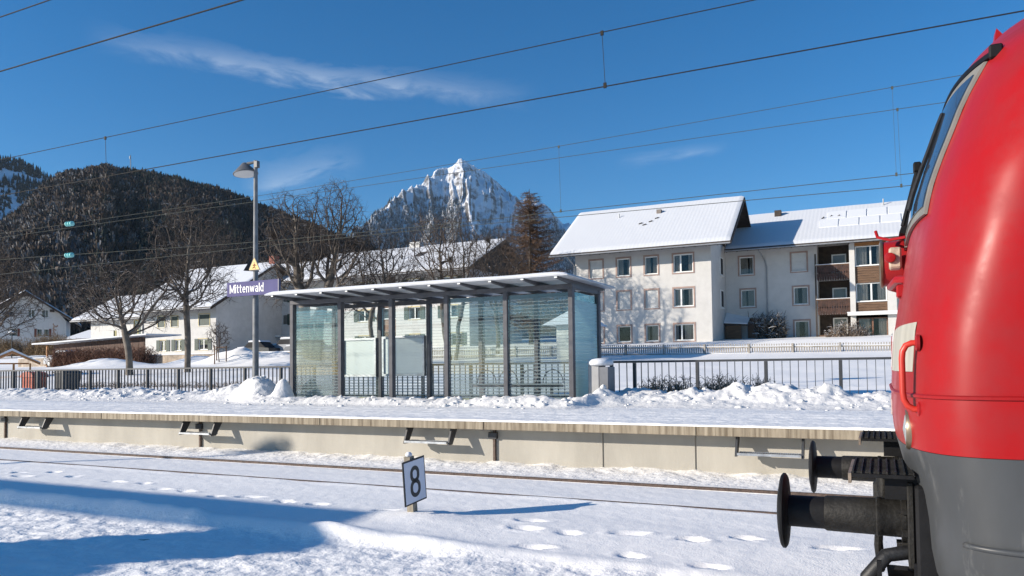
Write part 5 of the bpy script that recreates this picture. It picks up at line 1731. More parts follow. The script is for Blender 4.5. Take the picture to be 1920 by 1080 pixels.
def mass_trees(name, P, H, Wd, tone, mat, kind, seed):
    """many small trees in one mesh. kind: 'spruce' (tiers of drooping jagged cones) or 'bare' (rough open crowns)"""
    rg_ = np.random.RandomState(seed)
    n = len(P)
    if kind == 'spruce':
        tiers = [(0.05, 0.42, 1.0), (0.28, 0.68, 0.74), (0.52, 1.0, 0.48)]
        k = 6
        vs, fs, tn = [], [], []
        per = len(tiers) * (k + 1)
        for ti, (lo, hi, w) in enumerate(tiers):
            ang = rg_.rand(n, 1) * 6.28 + np.arange(k)[None] * (2 * math.pi / k)
            rad = Wd[:, None] * w * (0.65 + 0.7 * rg_.rand(n, k))
            zz = H[:, None] * (lo + 0.06 * rg_.randn(n, k))
            ring = np.stack([P[:, None, 0] + rad * np.cos(ang), P[:, None, 1] + rad * np.sin(ang), P[:, None, 2] + zz], -1)
            apex = np.stack([P[:, 0], P[:, 1], P[:, 2] + H * hi], -1)[:, None]
            vs.append(np.concatenate([ring, apex], 1))
            t_ring = np.clip(tone[:, None] + 0.28 * rg_.randn(n, k), 0, 1)
            tn.append(np.concatenate([t_ring, np.clip(tone[:, None] - 0.1, 0, 1)], 1))
            o = ti * (k + 1)
            fs += [(o + j, o + (j + 1) % k, o + k) for j in range(k)]
        V = np.concatenate(vs, 1).reshape(-1, 3)
        Tn = np.concatenate(tn, 1).reshape(-1)
    else:
        k = 26
        per = k * 3
        # open crown: thin slivers fanning upwards
        a = rg_.rand(n, k) * 6.28
        u = rg_.rand(n, k) ** 0.5
        base = np.stack([P[:, None, 0] + 0.1 * Wd[:, None] * np.cos(a), P[:, None, 1] + 0.1 * Wd[:, None] * np.sin(a), P[:, None, 2] + H[:, None] * (0.1 + 0.35 * rg_.rand(n, k))], -1)
        tip = np.stack([P[:, None, 0] + Wd[:, None] * u * np.cos(a), P[:, None, 1] + Wd[:, None] * u * np.sin(a), P[:, None, 2] + H[:, None] * (0.62 + 0.38 * rg_.rand(n, k))], -1)
        sd = rg_.randn(n, k, 3) * 0.10 * Wd[:, None, None]
        V = np.stack([base, tip + sd, tip - sd], 2).reshape(-1, 3)
        Tn = np.repeat(np.clip(tone[:, None] + 0.25 * rg_.randn(n, k), 0, 1).reshape(-1), 3)
        fs = [(3 * j, 3 * j + 1, 3 * j + 2) for j in range(k)]
    F_ = (np.array(fs)[None] + (np.arange(n) * per)[:, None, None]).reshape(-1, 3)
    ob = raw_mesh(name, V, F_, mat)
    atb = ob.data.attributes.new('tone', 'FLOAT', 'POINT')
    atb.data.foreach_set('value', Tn.astype(np.float32))
    return ob


rng = np.random.RandomState(8)
N_ = 26000
az_s = rng.uniform(-66, -27, N_)
r_s = np.sqrt(rng.uniform(430 ** 2, 1330 ** 2, N_))
z_s = hill_z(az_s, r_s)
xh, yh = r_s * np.sin(np.radians(az_s)), r_s * np.cos(np.radians(az_s))
patch = fbm(xh / 130, yh / 130, 3, 111)
leftness = np.clip((-az_s - 51.5) / 5, 0, 1)
is_bare = (patch + 0.34 * leftness + 0.16 * rng.randn(N_)) > 0.54
P_ = np.stack([xh, yh, z_s - 0.5], -1)
keep = rng.rand(N_) < (1 - 0.35 * leftness)
spm = mass_tree_mat('spruce_needles', (0.016, 0.022, 0.020), (0.042, 0.048, 0.040), (0.16, 0.17, 0.19), 0.80, 1.0)
brm = mass_tree_mat('bare_wood_mass', (0.055, 0.040, 0.034), (0.115, 0.090, 0.074), (0.24, 0.24, 0.25), 0.72, 1.0)
s_ = (~is_bare) & keep
o = mass_trees('spruce_forest', P_[s_], rng.uniform(9, 19, s_.sum()), rng.uniform(2.4, 4.4, s_.sum()), np.clip(0.25 + 0.25 * rng.randn(s_.sum()) + 0.15 * leftness[s_], 0, 1), spm, 'spruce', 1)
tag(o, 'dark spruce forest covering the rounded hill on the left', 'forest', kind='stuff')
s_ = is_bare & keep
o = mass_trees('bare_forest', P_[s_], rng.uniform(9, 17, s_.sum()), rng.uniform(3.0, 5.5, s_.sum()), np.clip(0.30 + 0.22 * rng.randn(s_.sum()) + 0.30 * leftness[s_], 0, 1), brm, 'bare', 2)
tag(o, 'grey brown leafless wood on the sunny slope of the hill', 'forest', kind='stuff')
# transmitter mast on the crest
a_ = R(-52.45)
mx_, my_ = RH * math.sin(a_), RH * math.cos(a_)
mz_ = float(hill_z(np.array([[-52.45]]), np.array([[RH]]))[0, 0])
t = thing('radio_mast', 'slender radio mast on the crest of the wooded hill', 'mast', (mx_, my_, mz_))
for dx, dy in ((-0.8, -0.5), (0.8, -0.5), (0, 0.9)):
    MB().tube([(mx_ + dx, my_ + dy, mz_ - 1), (mx_ + dx * 0.4, my_ + dy * 0.4, mz_ + 33)], [0.3, 0.2], 5).build('mast_leg', zinc, t)
for k in range(10):
    MB().bar((mx_ - 0.75, my_ - 0.4, mz_ + 3 * k), (mx_ + 0.7, my_ - 0.4, mz_ + 3 * k + 2.6), 0.14, 0.14).build('lattice_brace', zinc, t)
MB().tube([(mx_ - 0.4, my_ - 1, mz_ + 27), (mx_ - 0.4, my_ - 1, mz_ + 31)], 0.7, 8).build('antenna', white_paint, t)


# b) rocky mountains: tent ridges plus ridged noise
def mountain_mat(name, z_forest):
    m = bpy.data.materials.new(name)
    m.use_nodes = True
    nt = m.node_tree
    L, N = nt.links, nt.nodes
    b = N['Principled BSDF']
    b.inputs['Roughness'].default_value = 0.9
    b.inputs['Specular IOR Level'].default_value = 0.1
    g = N.new('ShaderNodeNewGeometry')
    s = N.new('ShaderNodeSeparateXYZ'); L.new(g.outputs['Normal'], s.inputs[0])
    ps = N.new('ShaderNodeSeparateXYZ'); L.new(g.outputs['Position'], ps.inputs[0])
    no = N.new('ShaderNodeTexNoise'); no.inputs['Scale'].default_value = 0.012; no.inputs['Detail'].default_value = 9; no.inputs['Roughness'].default_value = 0.72
    L.new(g.outputs['Position'], no.inputs['Vector'])
    ma = N.new('ShaderNodeMath'); ma.operation = 'MULTIPLY_ADD'
    L.new(no.outputs[0], ma.inputs[0]); ma.inputs[1].default_value = 0.95; L.new(s.outputs[2], ma.inputs[2])
    mr = N.new('ShaderNodeMapRange'); mr.inputs[1].default_value = 0.97; mr.inputs[2].default_value = 1.17
    L.new(ma.outputs[0], mr.inputs[0])
    rk = N.new('ShaderNodeValToRGB')
    rk.color_ramp.elements[0].color = (0.085, 0.083, 0.085, 1); rk.color_ramp.elements[1].color = (0.25, 0.235, 0.225, 1)
    rk.color_ramp.elements[0].position = 0.3; rk.color_ramp.elements[1].position = 0.7
    L.new(no.outputs[0], rk.inputs[0])
    mx = N.new('ShaderNodeMix'); mx.data_type = 'RGBA'
    L.new(mr.outputs[0], mx.inputs[0]); L.new(rk.outputs[0], mx.inputs[6]); mx.inputs[7].default_value = (0.84, 0.86, 0.90, 1)
    L.new(mx.outputs[2], b.inputs['Base Color'])
    bp = N.new('ShaderNodeBump'); bp.inputs['Strength'].default_value = 0.9; bp.inputs['Distance'].default_value = 14
    n2 = N.new('ShaderNodeTexNoise'); n2.inputs['Scale'].default_value = 0.03; n2.inputs['Detail'].default_value = 8; n2.inputs['Roughness'].default_value = 0.7
    L.new(g.outputs['Position'], n2.inputs['Vector'])
    L.new(n2.outputs[0], bp.inputs['Height'])
    L.new(bp.outputs[0], b.inputs['Normal'])
    MATS[name] = m
    return m


def pol(az_, tan_, d):
    return (d * math.sin(R(az_)), d * math.cos(R(az_)), 1.76 + tan_ * d)


def tent(X, Y, lines, k):
    z = np.full(X.shape, -1e9)
    for (p, q, kk) in lines:
        dx, dy = q[0] - p[0], q[1] - p[1]
        L2 = dx * dx + dy * dy
        t = np.clip(((X - p[0]) * dx + (Y - p[1]) * dy) / L2, 0, 1)
        h = p[2] + (q[2] - p[2]) * t
        d = np.hypot(X - p[0] - dx * t, Y - p[1] - dy * t)
        z = np.maximum(z, h - kk * d)
    return z


PK = pol(-29.36, 0.2785, 4100)
pts_l = [PK, pol(-30.28, 0.2630, 4070), pol(-31.2, 0.2555, 4010), pol(-32.1, 0.2465, 3930), pol(-34.09, 0.224, 3700), pol(-36.46, 0.190, 3450), pol(-40, 0.14, 3200)]
pts_r = [PK, pol(-28.07, 0.2615, 4250), pol(-26.47, 0.237, 4500), pol(-25.27, 0.2213, 4700), pol(-23.66, 0.2151, 4950), pol(-22.27, 0.1985, 5100), pol(-21.08, 0.177, 5150), pol(-19.33, 0.131, 5150), pol(-16, 0.07, 5100)]
LN = [(a, b, 1.05) for a, b in zip(pts_l[:-1], pts_l[1:])] + [(a, b, 1.0) for a, b in zip(pts_r[:-1], pts_r[1:])]
# spurs towards the valley
LN += [(PK, pol(-29.1, 0.225, 3780), 1.35), (pol(-29.1, 0.225, 3780), pol(-28.4, 0.13, 3150), 0.95),
       (pts_l[1], pol(-30.1, 0.215, 3700), 1.3), (pol(-30.1, 0.215, 3700), pol(-30.2, 0.12, 3000), 0.85),
       (pts_l[3], pol(-31.9, 0.18, 3500), 1.1), (pol(-31.9, 0.18, 3500), pol(-32.2, 0.10, 2900), 0.7),
       (pts_r[2], pol(-27.2, 0.17, 4000), 1.2), (pts_r[5], pol(-22.8, 0.11, 4000), 0.9), (pol(-29.3, 0.252, 3950), pol(-29.6, 0.21, 3700), 1.5)]


def mount_z(X, Y):
    wx_ = 55 * (fbm(X / 300, Y / 300, 4, 121) - 0.5)
    wy_ = 55 * (fbm(X / 300 + 40, Y / 300, 4, 123) - 0.5)
    z = tent(X + wx_, Y + wy_, LN, 1.0)
    z = np.maximum(z, 15 + 0 * z)
    amp = np.clip((z - 100) / 500, 0, 1)
    top_damp = 1.0
    z = z + amp * (45 * (fbm(X / 210, Y / 210, 6, 125, True) - 0.62) + 14 * (fbm(X / 34, Y / 34, 4, 127, True) - 0.6))
    azz = np.degrees(np.arctan2(X, Y))
    rr_ = np.hypot(X, Y)
    wob = 1.1 * (fbm(X / 420, Y / 420, 3, 151) - 0.5)
    rib = fbm(azz * 0.95 + wob * 2.2, rr_ / 900 + 0.6 * wob, 4, 153, True) - 0.55
    rib2 = fbm(azz * 2.9 + wob * 4, rr_ / 420, 3, 155, True) - 0.55
    z = z + np.clip((z - 420) / 320, 0, 1) * (66 * rib + 22 * rib2) * np.clip(np.hypot(X - PK[0], Y - PK[1]) / 170, 0.25, 1)
    return z


azm = np.linspace(-42, -14, 460)
rm = np.linspace(2500, 5700, 340)
A, RR = np.meshgrid(azm, rm)
Xm, Ym = RR * np.sin(np.radians(A)), RR * np.cos(np.radians(A))
tag(grid_mesh('rocky_mountain', Xm, Ym, mount_z(Xm, Ym), mountain_mat('rock_and_snow', 700)), kind='structure')
# snow dusted forest on its lower slopes
N_ = 60000
azs = rng.uniform(-41, -18, N_)
rs = np.sqrt(rng.uniform(2700 ** 2, 4750 ** 2, N_))
xm_, ym_ = rs * np.sin(np.radians(azs)), rs * np.cos(np.radians(azs))
zm_ = mount_z(xm_, ym_)
tl = 1.76 + rs * (0.222 + 0.018 * (fbm(xm_ / 140, ym_ / 140, 3, 131) - 0.5) * 2) - 12
tl = np.where(azs > -29.5, tl - 120 + 0.0 * tl, tl)
k_ = (zm_ < tl) & (rng.rand(N_) < np.clip((tl - zm_) / 120, 0.25, 1.0))
P_ = np.stack([xm_, ym_, zm_ - 2], -1)[k_]
fm_ = mass_tree_mat('frosted_spruce', (0.02, 0.028, 0.032), (0.09, 0.10, 0.115), (0.55, 0.56, 0.58), 0.42, 0.85)
o = mass_trees('frosted_forest', P_, rng.uniform(15, 28, len(P_)), rng.uniform(3.4, 6.0, len(P_)), np.clip(0.42 + 0.3 * rng.randn(len(P_)), 0, 1), fm_, 'spruce', 3)
tag(o, 'snow dusted forest on the lower slopes of the rocky peak', 'forest', kind='stuff')

# c) far slope at the left edge
LQ = [(pol(-70, 0.262, 2600), pol(-61.45, 0.242, 2700), 0.75), (pol(-61.45, 0.242, 2700), pol(-59.8, 0.235, 2700), 0.75), (pol(-59.8, 0.235, 2700), pol(-58.4, 0.229, 2720), 0.75), (pol(-58.4, 0.229, 2720), pol(-56.8, 0.218, 2750), 0.75), (pol(-56.8, 0.218, 2750), pol(-50, 0.17, 2800), 0.75)]


def left_z(X, Y):
    z = tent(X, Y, LQ, 1)
    return np.maximum(z, 15) + np.clip(z / 400, 0, 1) * 40 * (fbm(X / 150, Y / 150, 5, 141, True) - 0.6)


A, RR = np.meshgrid(np.linspace(-76, -46, 160), np.linspace(1700, 3300, 110))
Xm, Ym = RR * np.sin(np.radians(A)), RR * np.cos(np.radians(A))
tag(grid_mesh('distant_slope', Xm, Ym, left_z(Xm, Ym), MATS['rock_and_snow']), kind='structure')
N_ = 6000
azs = rng.uniform(-64, -52, N_)
rs = np.sqrt(rng.uniform(2100 ** 2, 2760 ** 2, N_))
xm_, ym_ = rs * np.sin(np.radians(azs)), rs * np.cos(np.radians(azs))
zm_ = left_z(xm_, ym_)
top = np.interp(azs, [-70, -61.45, -59.8, -58.4, -56.8, -50], [0.262, .242, .235, .229, .218, .17]) * rs
k_ = (rng.rand(N_) < np.where(top - zm_ < 75, 0.95, 0.28)) & (fbm(xm_ / 90, ym_ / 90, 3, 143) > 0.32)
P_ = np.stack([xm_, ym_, zm_ - 2], -1)[k_]
o = mass_trees('ridge_forest', P_, rng.uniform(14, 26, len(P_)), rng.uniform(3.0, 5.5, len(P_)), np.clip(0.25 + 0.25 * rng.randn(len(P_)), 0, 1), spm, 'spruce', 5)
tag(o, 'dark conifers along the distant ridge at the left edge', 'forest', kind='stuff')

hz = bpy.data.materials.new('haze_air')
hz.use_nodes = True
hn = hz.node_tree
hn.nodes.remove(hn.nodes['Principled BSDF'])
pvn = hn.nodes.new('ShaderNodeVolumePrincipled')
pvn.inputs['Color'].default_value = (0.62, 0.80, 1.0, 1)
pvn.inputs['Density'].default_value = 0.000026
hn.links.new(pvn.outputs[0], hn.nodes['Material Output'].inputs['Volume'])
tag(MB().box(-9300, 9300, -900, 12300, -1.6, 1260).build('haze', hz), 'thin cold air haze over the valley', 'haze', kind='stuff')

# ------------------------------------------------------------------ unseen canopy and blocks, shaped for the shadow they cast on the near snow
t = thing('shadow_canopy', 'unseen flat canopy and kiosk on the near platform outside the picture', 'canopy', (-30, -1.6, 0.2))
MB().box(-70, -15.6, -2.15, -1.08, 4.15, 4.32).build('roof', shelter_steel, t)
MB().box(-16.2, -15.1, -2.45, -1.62, -0.3, 4.148).build('blocker', plaster, t)  # invented tall block, its shadow crosses the foreground snow
MB().box(-15.09, -14.2, -2.75, -1.9, -0.3, 3.3).build('low_blocker', plaster, t)  # second, lower block added to widen that shadow
for x in (-62, -52, -42, -32, -24):
    MB().box(x - 0.08, x + 0.08, -1.7, -1.54, -0.3, 4.149).build('column', dark_steel, t)

# ------------------------------------------------------------------ locomotive
red = M('loco_red', (0.33, 0.008, 0.010), 0.30, 0.10, 2.2, 0.03, 6, stretch=(1, 1, 0.16), col2=(0.27, 0.012, 0.014), spec=0.15)
MATS['loco_red'].node_tree.nodes['Principled BSDF'].inputs['Coat Weight'].default_value = 0.0
MATS['loco_red'].node_tree.nodes['Principled BSDF'].inputs['Coat Roughness'].default_value = 0.25
nt_ = red.node_tree
b_ = nt_.nodes['Principled BSDF']
src = b_.inputs['Base Color'].links[0].from_socket
tcr = nt_.nodes.new('ShaderNodeTexCoord')
nz_ = nt_.nodes.new('ShaderNodeTexNoise'); nz_.inputs['Scale'].default_value = 2.3; nz_.inputs['Detail'].default_value = 8; nz_.inputs['Roughness'].default_value = 0.65
nt_.links.new(tcr.outputs['Object'], nz_.inputs['Vector'])
mrr = nt_.nodes.new('ShaderNodeMapRange'); mrr.inputs[1].default_value = 0.42; mrr.inputs[2].default_value = 0.72
nt_.links.new(nz_.outputs[0], mrr.inputs[0])
mxr = nt_.nodes.new('ShaderNodeMix'); mxr.data_type = 'RGBA'
nt_.links.new(mrr.outputs[0], mxr.inputs[0]); nt_.links.new(src, mxr.inputs[6]); mxr.inputs[7].default_value = (0.24, 0.020, 0.023, 1)
nt_.links.new(mxr.outputs[2], b_.inputs['Base Color'])
mro = nt_.nodes.new('ShaderNodeMapRange'); mro.inputs[3].default_value = 0.28; mro.inputs[4].default_value = 0.52
nt_.links.new(mrr.outputs[0], mro.inputs[0]); nt_.links.new(mro.outputs[0], b_.inputs['Roughness'])
grey = M('loco_grey', (0.066, 0.070, 0.074), 0.40, 0.12, 1.6, 0.03, 8, stretch=(1.5, 1.5, 0.5), col2=(0.042, 0.045, 0.048), spec=0.35)
ntg = grey.node_tree
bg_ = ntg.nodes['Principled BSDF']
sg_ = bg_.inputs['Base Color'].links[0].from_socket
tg_ = ntg.nodes.new('ShaderNodeTexCoord')
mg_ = ntg.nodes.new('ShaderNodeMapping'); mg_.inputs['Scale'].default_value = (5, 5, 1.1)
ntg.links.new(tg_.outputs['Object'], mg_.inputs[0])
ng_ = ntg.nodes.new('ShaderNodeTexNoise'); ng_.inputs['Scale'].default_value = 1.6; ng_.inputs['Detail'].default_value = 9; ng_.inputs['Roughness'].default_value = 0.7
ntg.links.new(mg_.outputs[0], ng_.inputs['Vector'])
rg1 = ntg.nodes.new('ShaderNodeMapRange'); rg1.inputs[1].default_value = 0.56; rg1.inputs[2].default_value = 0.66; rg1.inputs[4].default_value = 0.6
ntg.links.new(ng_.outputs[0], rg1.inputs[0])
xg_ = ntg.nodes.new('ShaderNodeMix'); xg_.data_type = 'RGBA'
ntg.links.new(rg1.outputs[0], xg_.inputs[0]); ntg.links.new(sg_, xg_.inputs[6]); xg_.inputs[7].default_value = (0.135, 0.135, 0.132, 1)
ntg.links.new(xg_.outputs[2], bg_.inputs['Base Color'])
black = M('loco_black', (0.009, 0.009, 0.010), 0.6, 0.3, 5, 0.1, 30, spec=0.2)
blk_dusty = M('loco_black_dusty', (0.017, 0.016, 0.0145), 0.62, 0.4, 6, 0.3, 40, spec=0.25)
buff_wh = M('loco_pale_band', (0.42, 0.40, 0.34), 0.5, 0.10, 3, 0.03, stretch=(1, 3, 0.4))
chrome = M('lamp_ring', (0.22, 0.17, 0.12), 0.35, 0.1, 6, 0, metal=0.6)
loco_glass = M('cab_glass', (0.03, 0.045, 0.07), 0.04, 0.05, 3, 0, spec=1.0)
LC = 4.84
Zk = [0.60, 0.72, 0.85, 0.98, 1.15, 1.27, 1.38, 1.52, 1.70, 1.89, 2.05, 2.19, 2.35, 2.53, 2.66, 2.79, 2.97, 3.16, 3.28, 3.40, 3.47, 3.56, 3.61, 3.70, 3.82, 3.92, 3.97]
Xk = [0.34, 0.20, 0.14, 0.125, 0.115, 0.09, 0.06, 0.048, 0.055, 0.069, 0.092, 0.115, 0.140, 0.170, 0.208, 0.252, 0.308, 0.362, 0.440, 0.540, 0.620, 0.775, 0.91, 1.12, 1.5, 2.2, 2.8]
Wz = [0.60, 0.85, 0.98, 2.60, 2.90, 3.10, 3.25, 3.45, 3.65, 3.85, 3.97]
Ww = [1.30, 1.44, 1.485, 1.485, 1.455, 1.33, 1.07, 0.73, 0.52, 0.32, 0.10]
Nz = [0.6, 1.9, 2.9, 3.3, 3.97]
Nn = [4.2, 4.0, 3.1, 2.8, 2.3]
Az = [0.6, 1.9, 2.9, 3.3, 3.97]
Aa = [0.50, 0.52, 0.68, 0.85, 1.2]


def loco_x(yp, z):
    xf, w = float(np.interp(z, Zk, Xk)), float(np.interp(z, Wz, Ww))
    n, a = float(np.interp(z, Nz, Nn)), float(np.interp(z, Az, Aa))
    t = min(abs(yp) / w, 1.0)
    return xf + a * (1 - (1 - t ** n) ** (1 / n))


def loco_ring(z, back=16.0):
    w = float(np.interp(z, Wz, Ww))
    pts = [(back, LC - w, z), (9.0, LC - w, z), (4.0, LC - w, z), (2.0, LC - w, z)]
    n, a = float(np.interp(z, Nz, Nn)), float(np.interp(z, Az, Aa))
    xf = float(np.interp(z, Zk, Xk))
    K = 44
    for k in range(K + 1):
        # even spacing round the superellipse
        th = -math.pi / 2 + math.pi * k / K
        s_, c_ = math.sin(th), math.cos(th)
        yy = math.copysign(abs(s_) ** (2 / n), s_)
        xx = abs(c_) ** (2 / n)
        pts.append((xf + a * (1 - xx), LC + w * yy, z))
    pts += [(2.0, LC + w, z), (4.0, LC + w, z), (9.0, LC + w, z), (back, LC + w, z)]
    return pts


def loco_shell(name, zs_, mat, par, lip_bottom=False, cap_top=False):
    m_ = MB()
    rings = [loco_ring(z) for z in zs_]
    n_ = len(rings[0])
    for r_ in rings:
        m_.v.extend(r_)
    for i in range(len(rings) - 1):
        for k in range(n_ - 1):
            m_.f.append((i * n_ + k, i * n_ + k + 1, (i + 1) * n_ + k + 1, (i + 1) * n_ + k))
        m_.f.append((i * n_ + n_ - 1, i * n_, (i + 1) * n_, (i + 1) * n_ + n_ - 1))
    if cap_top:
        m_.f.append(tuple((len(rings) - 1) * n_ + k for k in range(n_)))
    if lip_bottom:
        m_.f.append(tuple(reversed(range(n_))))
    ob = m_.build(name, mat, par, smooth='all')
    ob.data.set_sharp_from_angle(angle=R(60))
    return ob


lo = thing('locomotive', 'red locomotive front with grey skirt and black buffers at the right edge', 'locomotive', (0.5, LC, 0))
zlist = [1.40, 1.52, 1.618] + list(np.arange(1.632, 2.5, 0.12)) + list(np.arange(2.5, 3.45, 0.07)) + list(np.arange(3.45, 3.97, 0.04)) + [3.97]
body = loco_shell('body', zlist, red, lo, cap_top=True)
skirt = loco_shell('skirt', [0.62, 0.66, 0.72, 0.80, 0.88, 0.98, 1.1, 1.2, 1.3, 1.398], grey, lo, lip_bottom=True)


def patch_on(name, y0, y1, z0, z1, off, mat, par, th=0.008, ny=16, nz=10, taper=None, smooth=True):
    """a thin plate following the front surface; taper = (half width top) for trapezoids about centre"""
    m_ = MB()
    for layer in (off + th, off):
        for j in range(nz + 1):
            z = z0 + (z1 - z0) * j / nz
            for i in range(ny + 1):
                u = i / ny
                a, b = y0, y1
                if taper:
                    a = y0 + (taper[0] - y0) * j / nz
                    b = y1 + (taper[1] - y1) * j / nz
                yp = a + (b - a) * u
                m_.v.append((loco_x(yp, z) - layer, LC + yp, z))
    w = ny + 1
    n1 = w * (nz + 1)
    for j in range(nz):
        for i in range(ny):
            a = j * w + i
            m_.f.append((a, a + 1, a + w + 1, a + w))
            m_.f.append((n1 + a + w, n1 + a + w + 1, n1 + a + 1, n1 + a))
    for i in range(ny):
        for a in (i, nz * w + i):
            m_.f.append((a, n1 + a, n1 + a + 1, a + 1))
    for j in range(nz):
        for a in (j * w, j * w + ny):
            m_.f.append((a, a + w, n1 + a + w, n1 + a))
    return m_.build(name, mat, par, smooth=True if smooth else False)


# horizontal joint moulding
m_ = MB()
rg_ = [Vector(p) for p in loco_ring(1.625)][3:49]
m_.tube([(p.x - 0.004, p.y + (-0.004 if p.y < LC else 0.004), p.z) for p in rg_], 0.009, 5)
m_.build('moulding', red, body)
MB().tube([(p.x, p.y - 0.006, 1.055) for p in [Vector(q) for q in loco_ring(1.055)][2:12]], 0.012, 6).build('skirt_bead', grey, skirt, smooth='all')
# windscreens: frames and glass
for s_ in (-1, 1):
    y0, y1 = (-1.02, -0.025) if s_ < 0 else (0.025, 1.02)
    tp = (-0.985, -0.025) if s_ < 0 else (0.025, 0.985)
    ws = patch_on('windscreen_frame', y0, y1, 2.42, 3.07, 0.002, M('aluminium_frame', (0.20, 0.19, 0.165), 0.5, 0.08, 8, 0.02), lo, 0.014, taper=tp)
    iy0, iy1 = (-0.985, -0.06) if s_ < 0 else (0.06, 0.985)
    it = (-0.955, -0.06) if s_ < 0 else (0.06, 0.955)
    patch_on('windscreen', iy0, iy1, 2.46, 3.03, 0.0165, loco_glass, ws, 0.006, taper=it)
    # wipers
    yc = -0.62 * 1 if s_ < 0 else 0.45
    P0 = Vector((loco_x(yc, 2.44) - 0.05, LC + yc, 2.44))
    P1 = Vector((loco_x(yc + 0.05, 2.74) - 0.055, LC + yc + 0.08, 2.74))
    MB().tube([P0, P1], 0.010, 6).build('wiper_arm', black, ws)
    bl = []
    for k in range(9):
        z = 2.50 + 0.48 * k / 8
        bl.append((loco_x(yc - 0.1, z) - 0.04, LC + yc - 0.05 + 0.12 * (k / 8 - 0.3), z))
    MB().tube(bl, 0.012, 5).build('wiper_blade', black_rub, ws)
    MB().box(P1.x - 0.02, P1.x + 0.015, P1.y - 0.025, P1.y + 0.025, P1.z - 0.025, P1.z + 0.025, 0.006).build('wiper_motor', black, ws)
# black visor rail above the glass and wedge-shaped corner flap
patch_on('visor', -1.02, 1.02, 3.075, 3.115, 0.002, black, lo, 0.018, ny=24, nz=3)
fl = [(loco_x(0.1, z) - d, LC + y_, z) for (y_, z, d) in ((-0.02, 2.49, 0.02), (-0.02, 2.50, 0.055), (0.02, 2.76, 0.045), (0.02, 2.76, 0.02), (0.26, 2.49, 0.02), (0.26, 2.50, 0.055), (0.10, 2.76, 0.045), (0.10, 2.76, 0.02))]
MB().add(fl, [(0, 1, 2, 3), (7, 6, 5, 4), (0, 4, 5, 1), (1, 5, 6, 2), (2, 6, 7, 3), (3, 7, 4, 0)]).build('corner_flap', black, lo)
vx = loco_x(-1.02, 3.1)
MB().box(vx - 0.036, vx + 0.015, LC - 1.035, LC - 1.005, 3.065, 3.125, 0.006).build('visor_bracket', black, lo)
# horn on the roof edge
MB().add([(0.585, LC - 0.05, 3.43), (0.67, LC - 0.05, 3.47), (0.605, LC - 0.05, 3.56), (0.585, LC + 0.05, 3.43), (0.67, LC + 0.05, 3.47), (0.605, LC + 0.05, 3.56)], [(0, 1, 2), (5, 4, 3), (0, 3, 4, 1), (1, 4, 5, 2), (2, 5, 3, 0)]).build('roof_horn', red, lo)
# upper centre headlight housing, protruding
hl = MB().lathe((0.20, LC + 0.28, 2.36), (-1, 0, 0), [(0, 0.14), (0.17, 0.135), (0.18, 0.13)], 24).build('headlight_housing', red, lo, smooth=True)
MB().lathe((0.025, LC + 0.28, 2.36), (-1, 0, 0), [(0, 0.141), (0.012, 0.144), (0.02, 0.12), (0.021, 0.02)], 24).build('headlight_glass', chrome, hl, smooth=True)
mk_ = MB().box(0.055, 0.12, LC - 0.02, LC + 0.10, 2.30, 2.42, 0.01).build('lamp_socket', M('worn_cream', (0.45, 0.36, 0.27), 0.6, 0.2, 20, 0.1), lo)
MB().lathe((0.06, LC - 0.03, 2.36), (0, -1, 0), [(0, 0.03), (0.012, 0.027), (0.018, 0.0)], 14).build('socket_plug', red, mk_, smooth=True)
MB().tube([(0.16, LC - 0.1, 2.462), (0.06, LC + 0.02, 2.468), (0.0, LC + 0.10, 2.50), (-0.01, LC + 0.12, 2.54)], 0.009, 6).build('hose_hook', red, lo)
# lifting hook / grab
MB().tube([(0.14, LC - 0.42, 2.19), (0.09, LC - 0.36, 2.20), (0.06, LC - 0.1, 2.185), (0.10, LC + 0.0, 2.18)], 0.022, 8).build('grab_bar', red, lo, smooth=True)
MB().box(0.08, 0.125, LC - 0.45, LC - 0.36, 2.10, 2.165, 0.008).build('grab_bracket', red, lo)
# pale warning band across the nose
patch_on('pale_band', -1.19, -0.12, 1.725, 1.935, 0.0015, buff_wh, lo, 0.003, ny=24, nz=6)
emb = patch_on('emblem_plate', 0.36, 0.80, 1.74, 1.99, 0.0015, white_paint, lo, 0.003, ny=8, nz=4)
flat_text('DB', 0.20, red, 'emblem_letters', emb, (0.062, LC + 0.76, 1.80), (0, -1, 0), (0.02, 0, 1), 0.002)
flat_text('2-0', 0.13, M('faded_white', (0.55, 0.45, 0.42), 0.6, 0.1, 4, 0), 'running_number', lo, (0.044, LC + 0.02, 1.475), (0.03, -1, 0), (0, 0, 1), 0.002, 0.9)
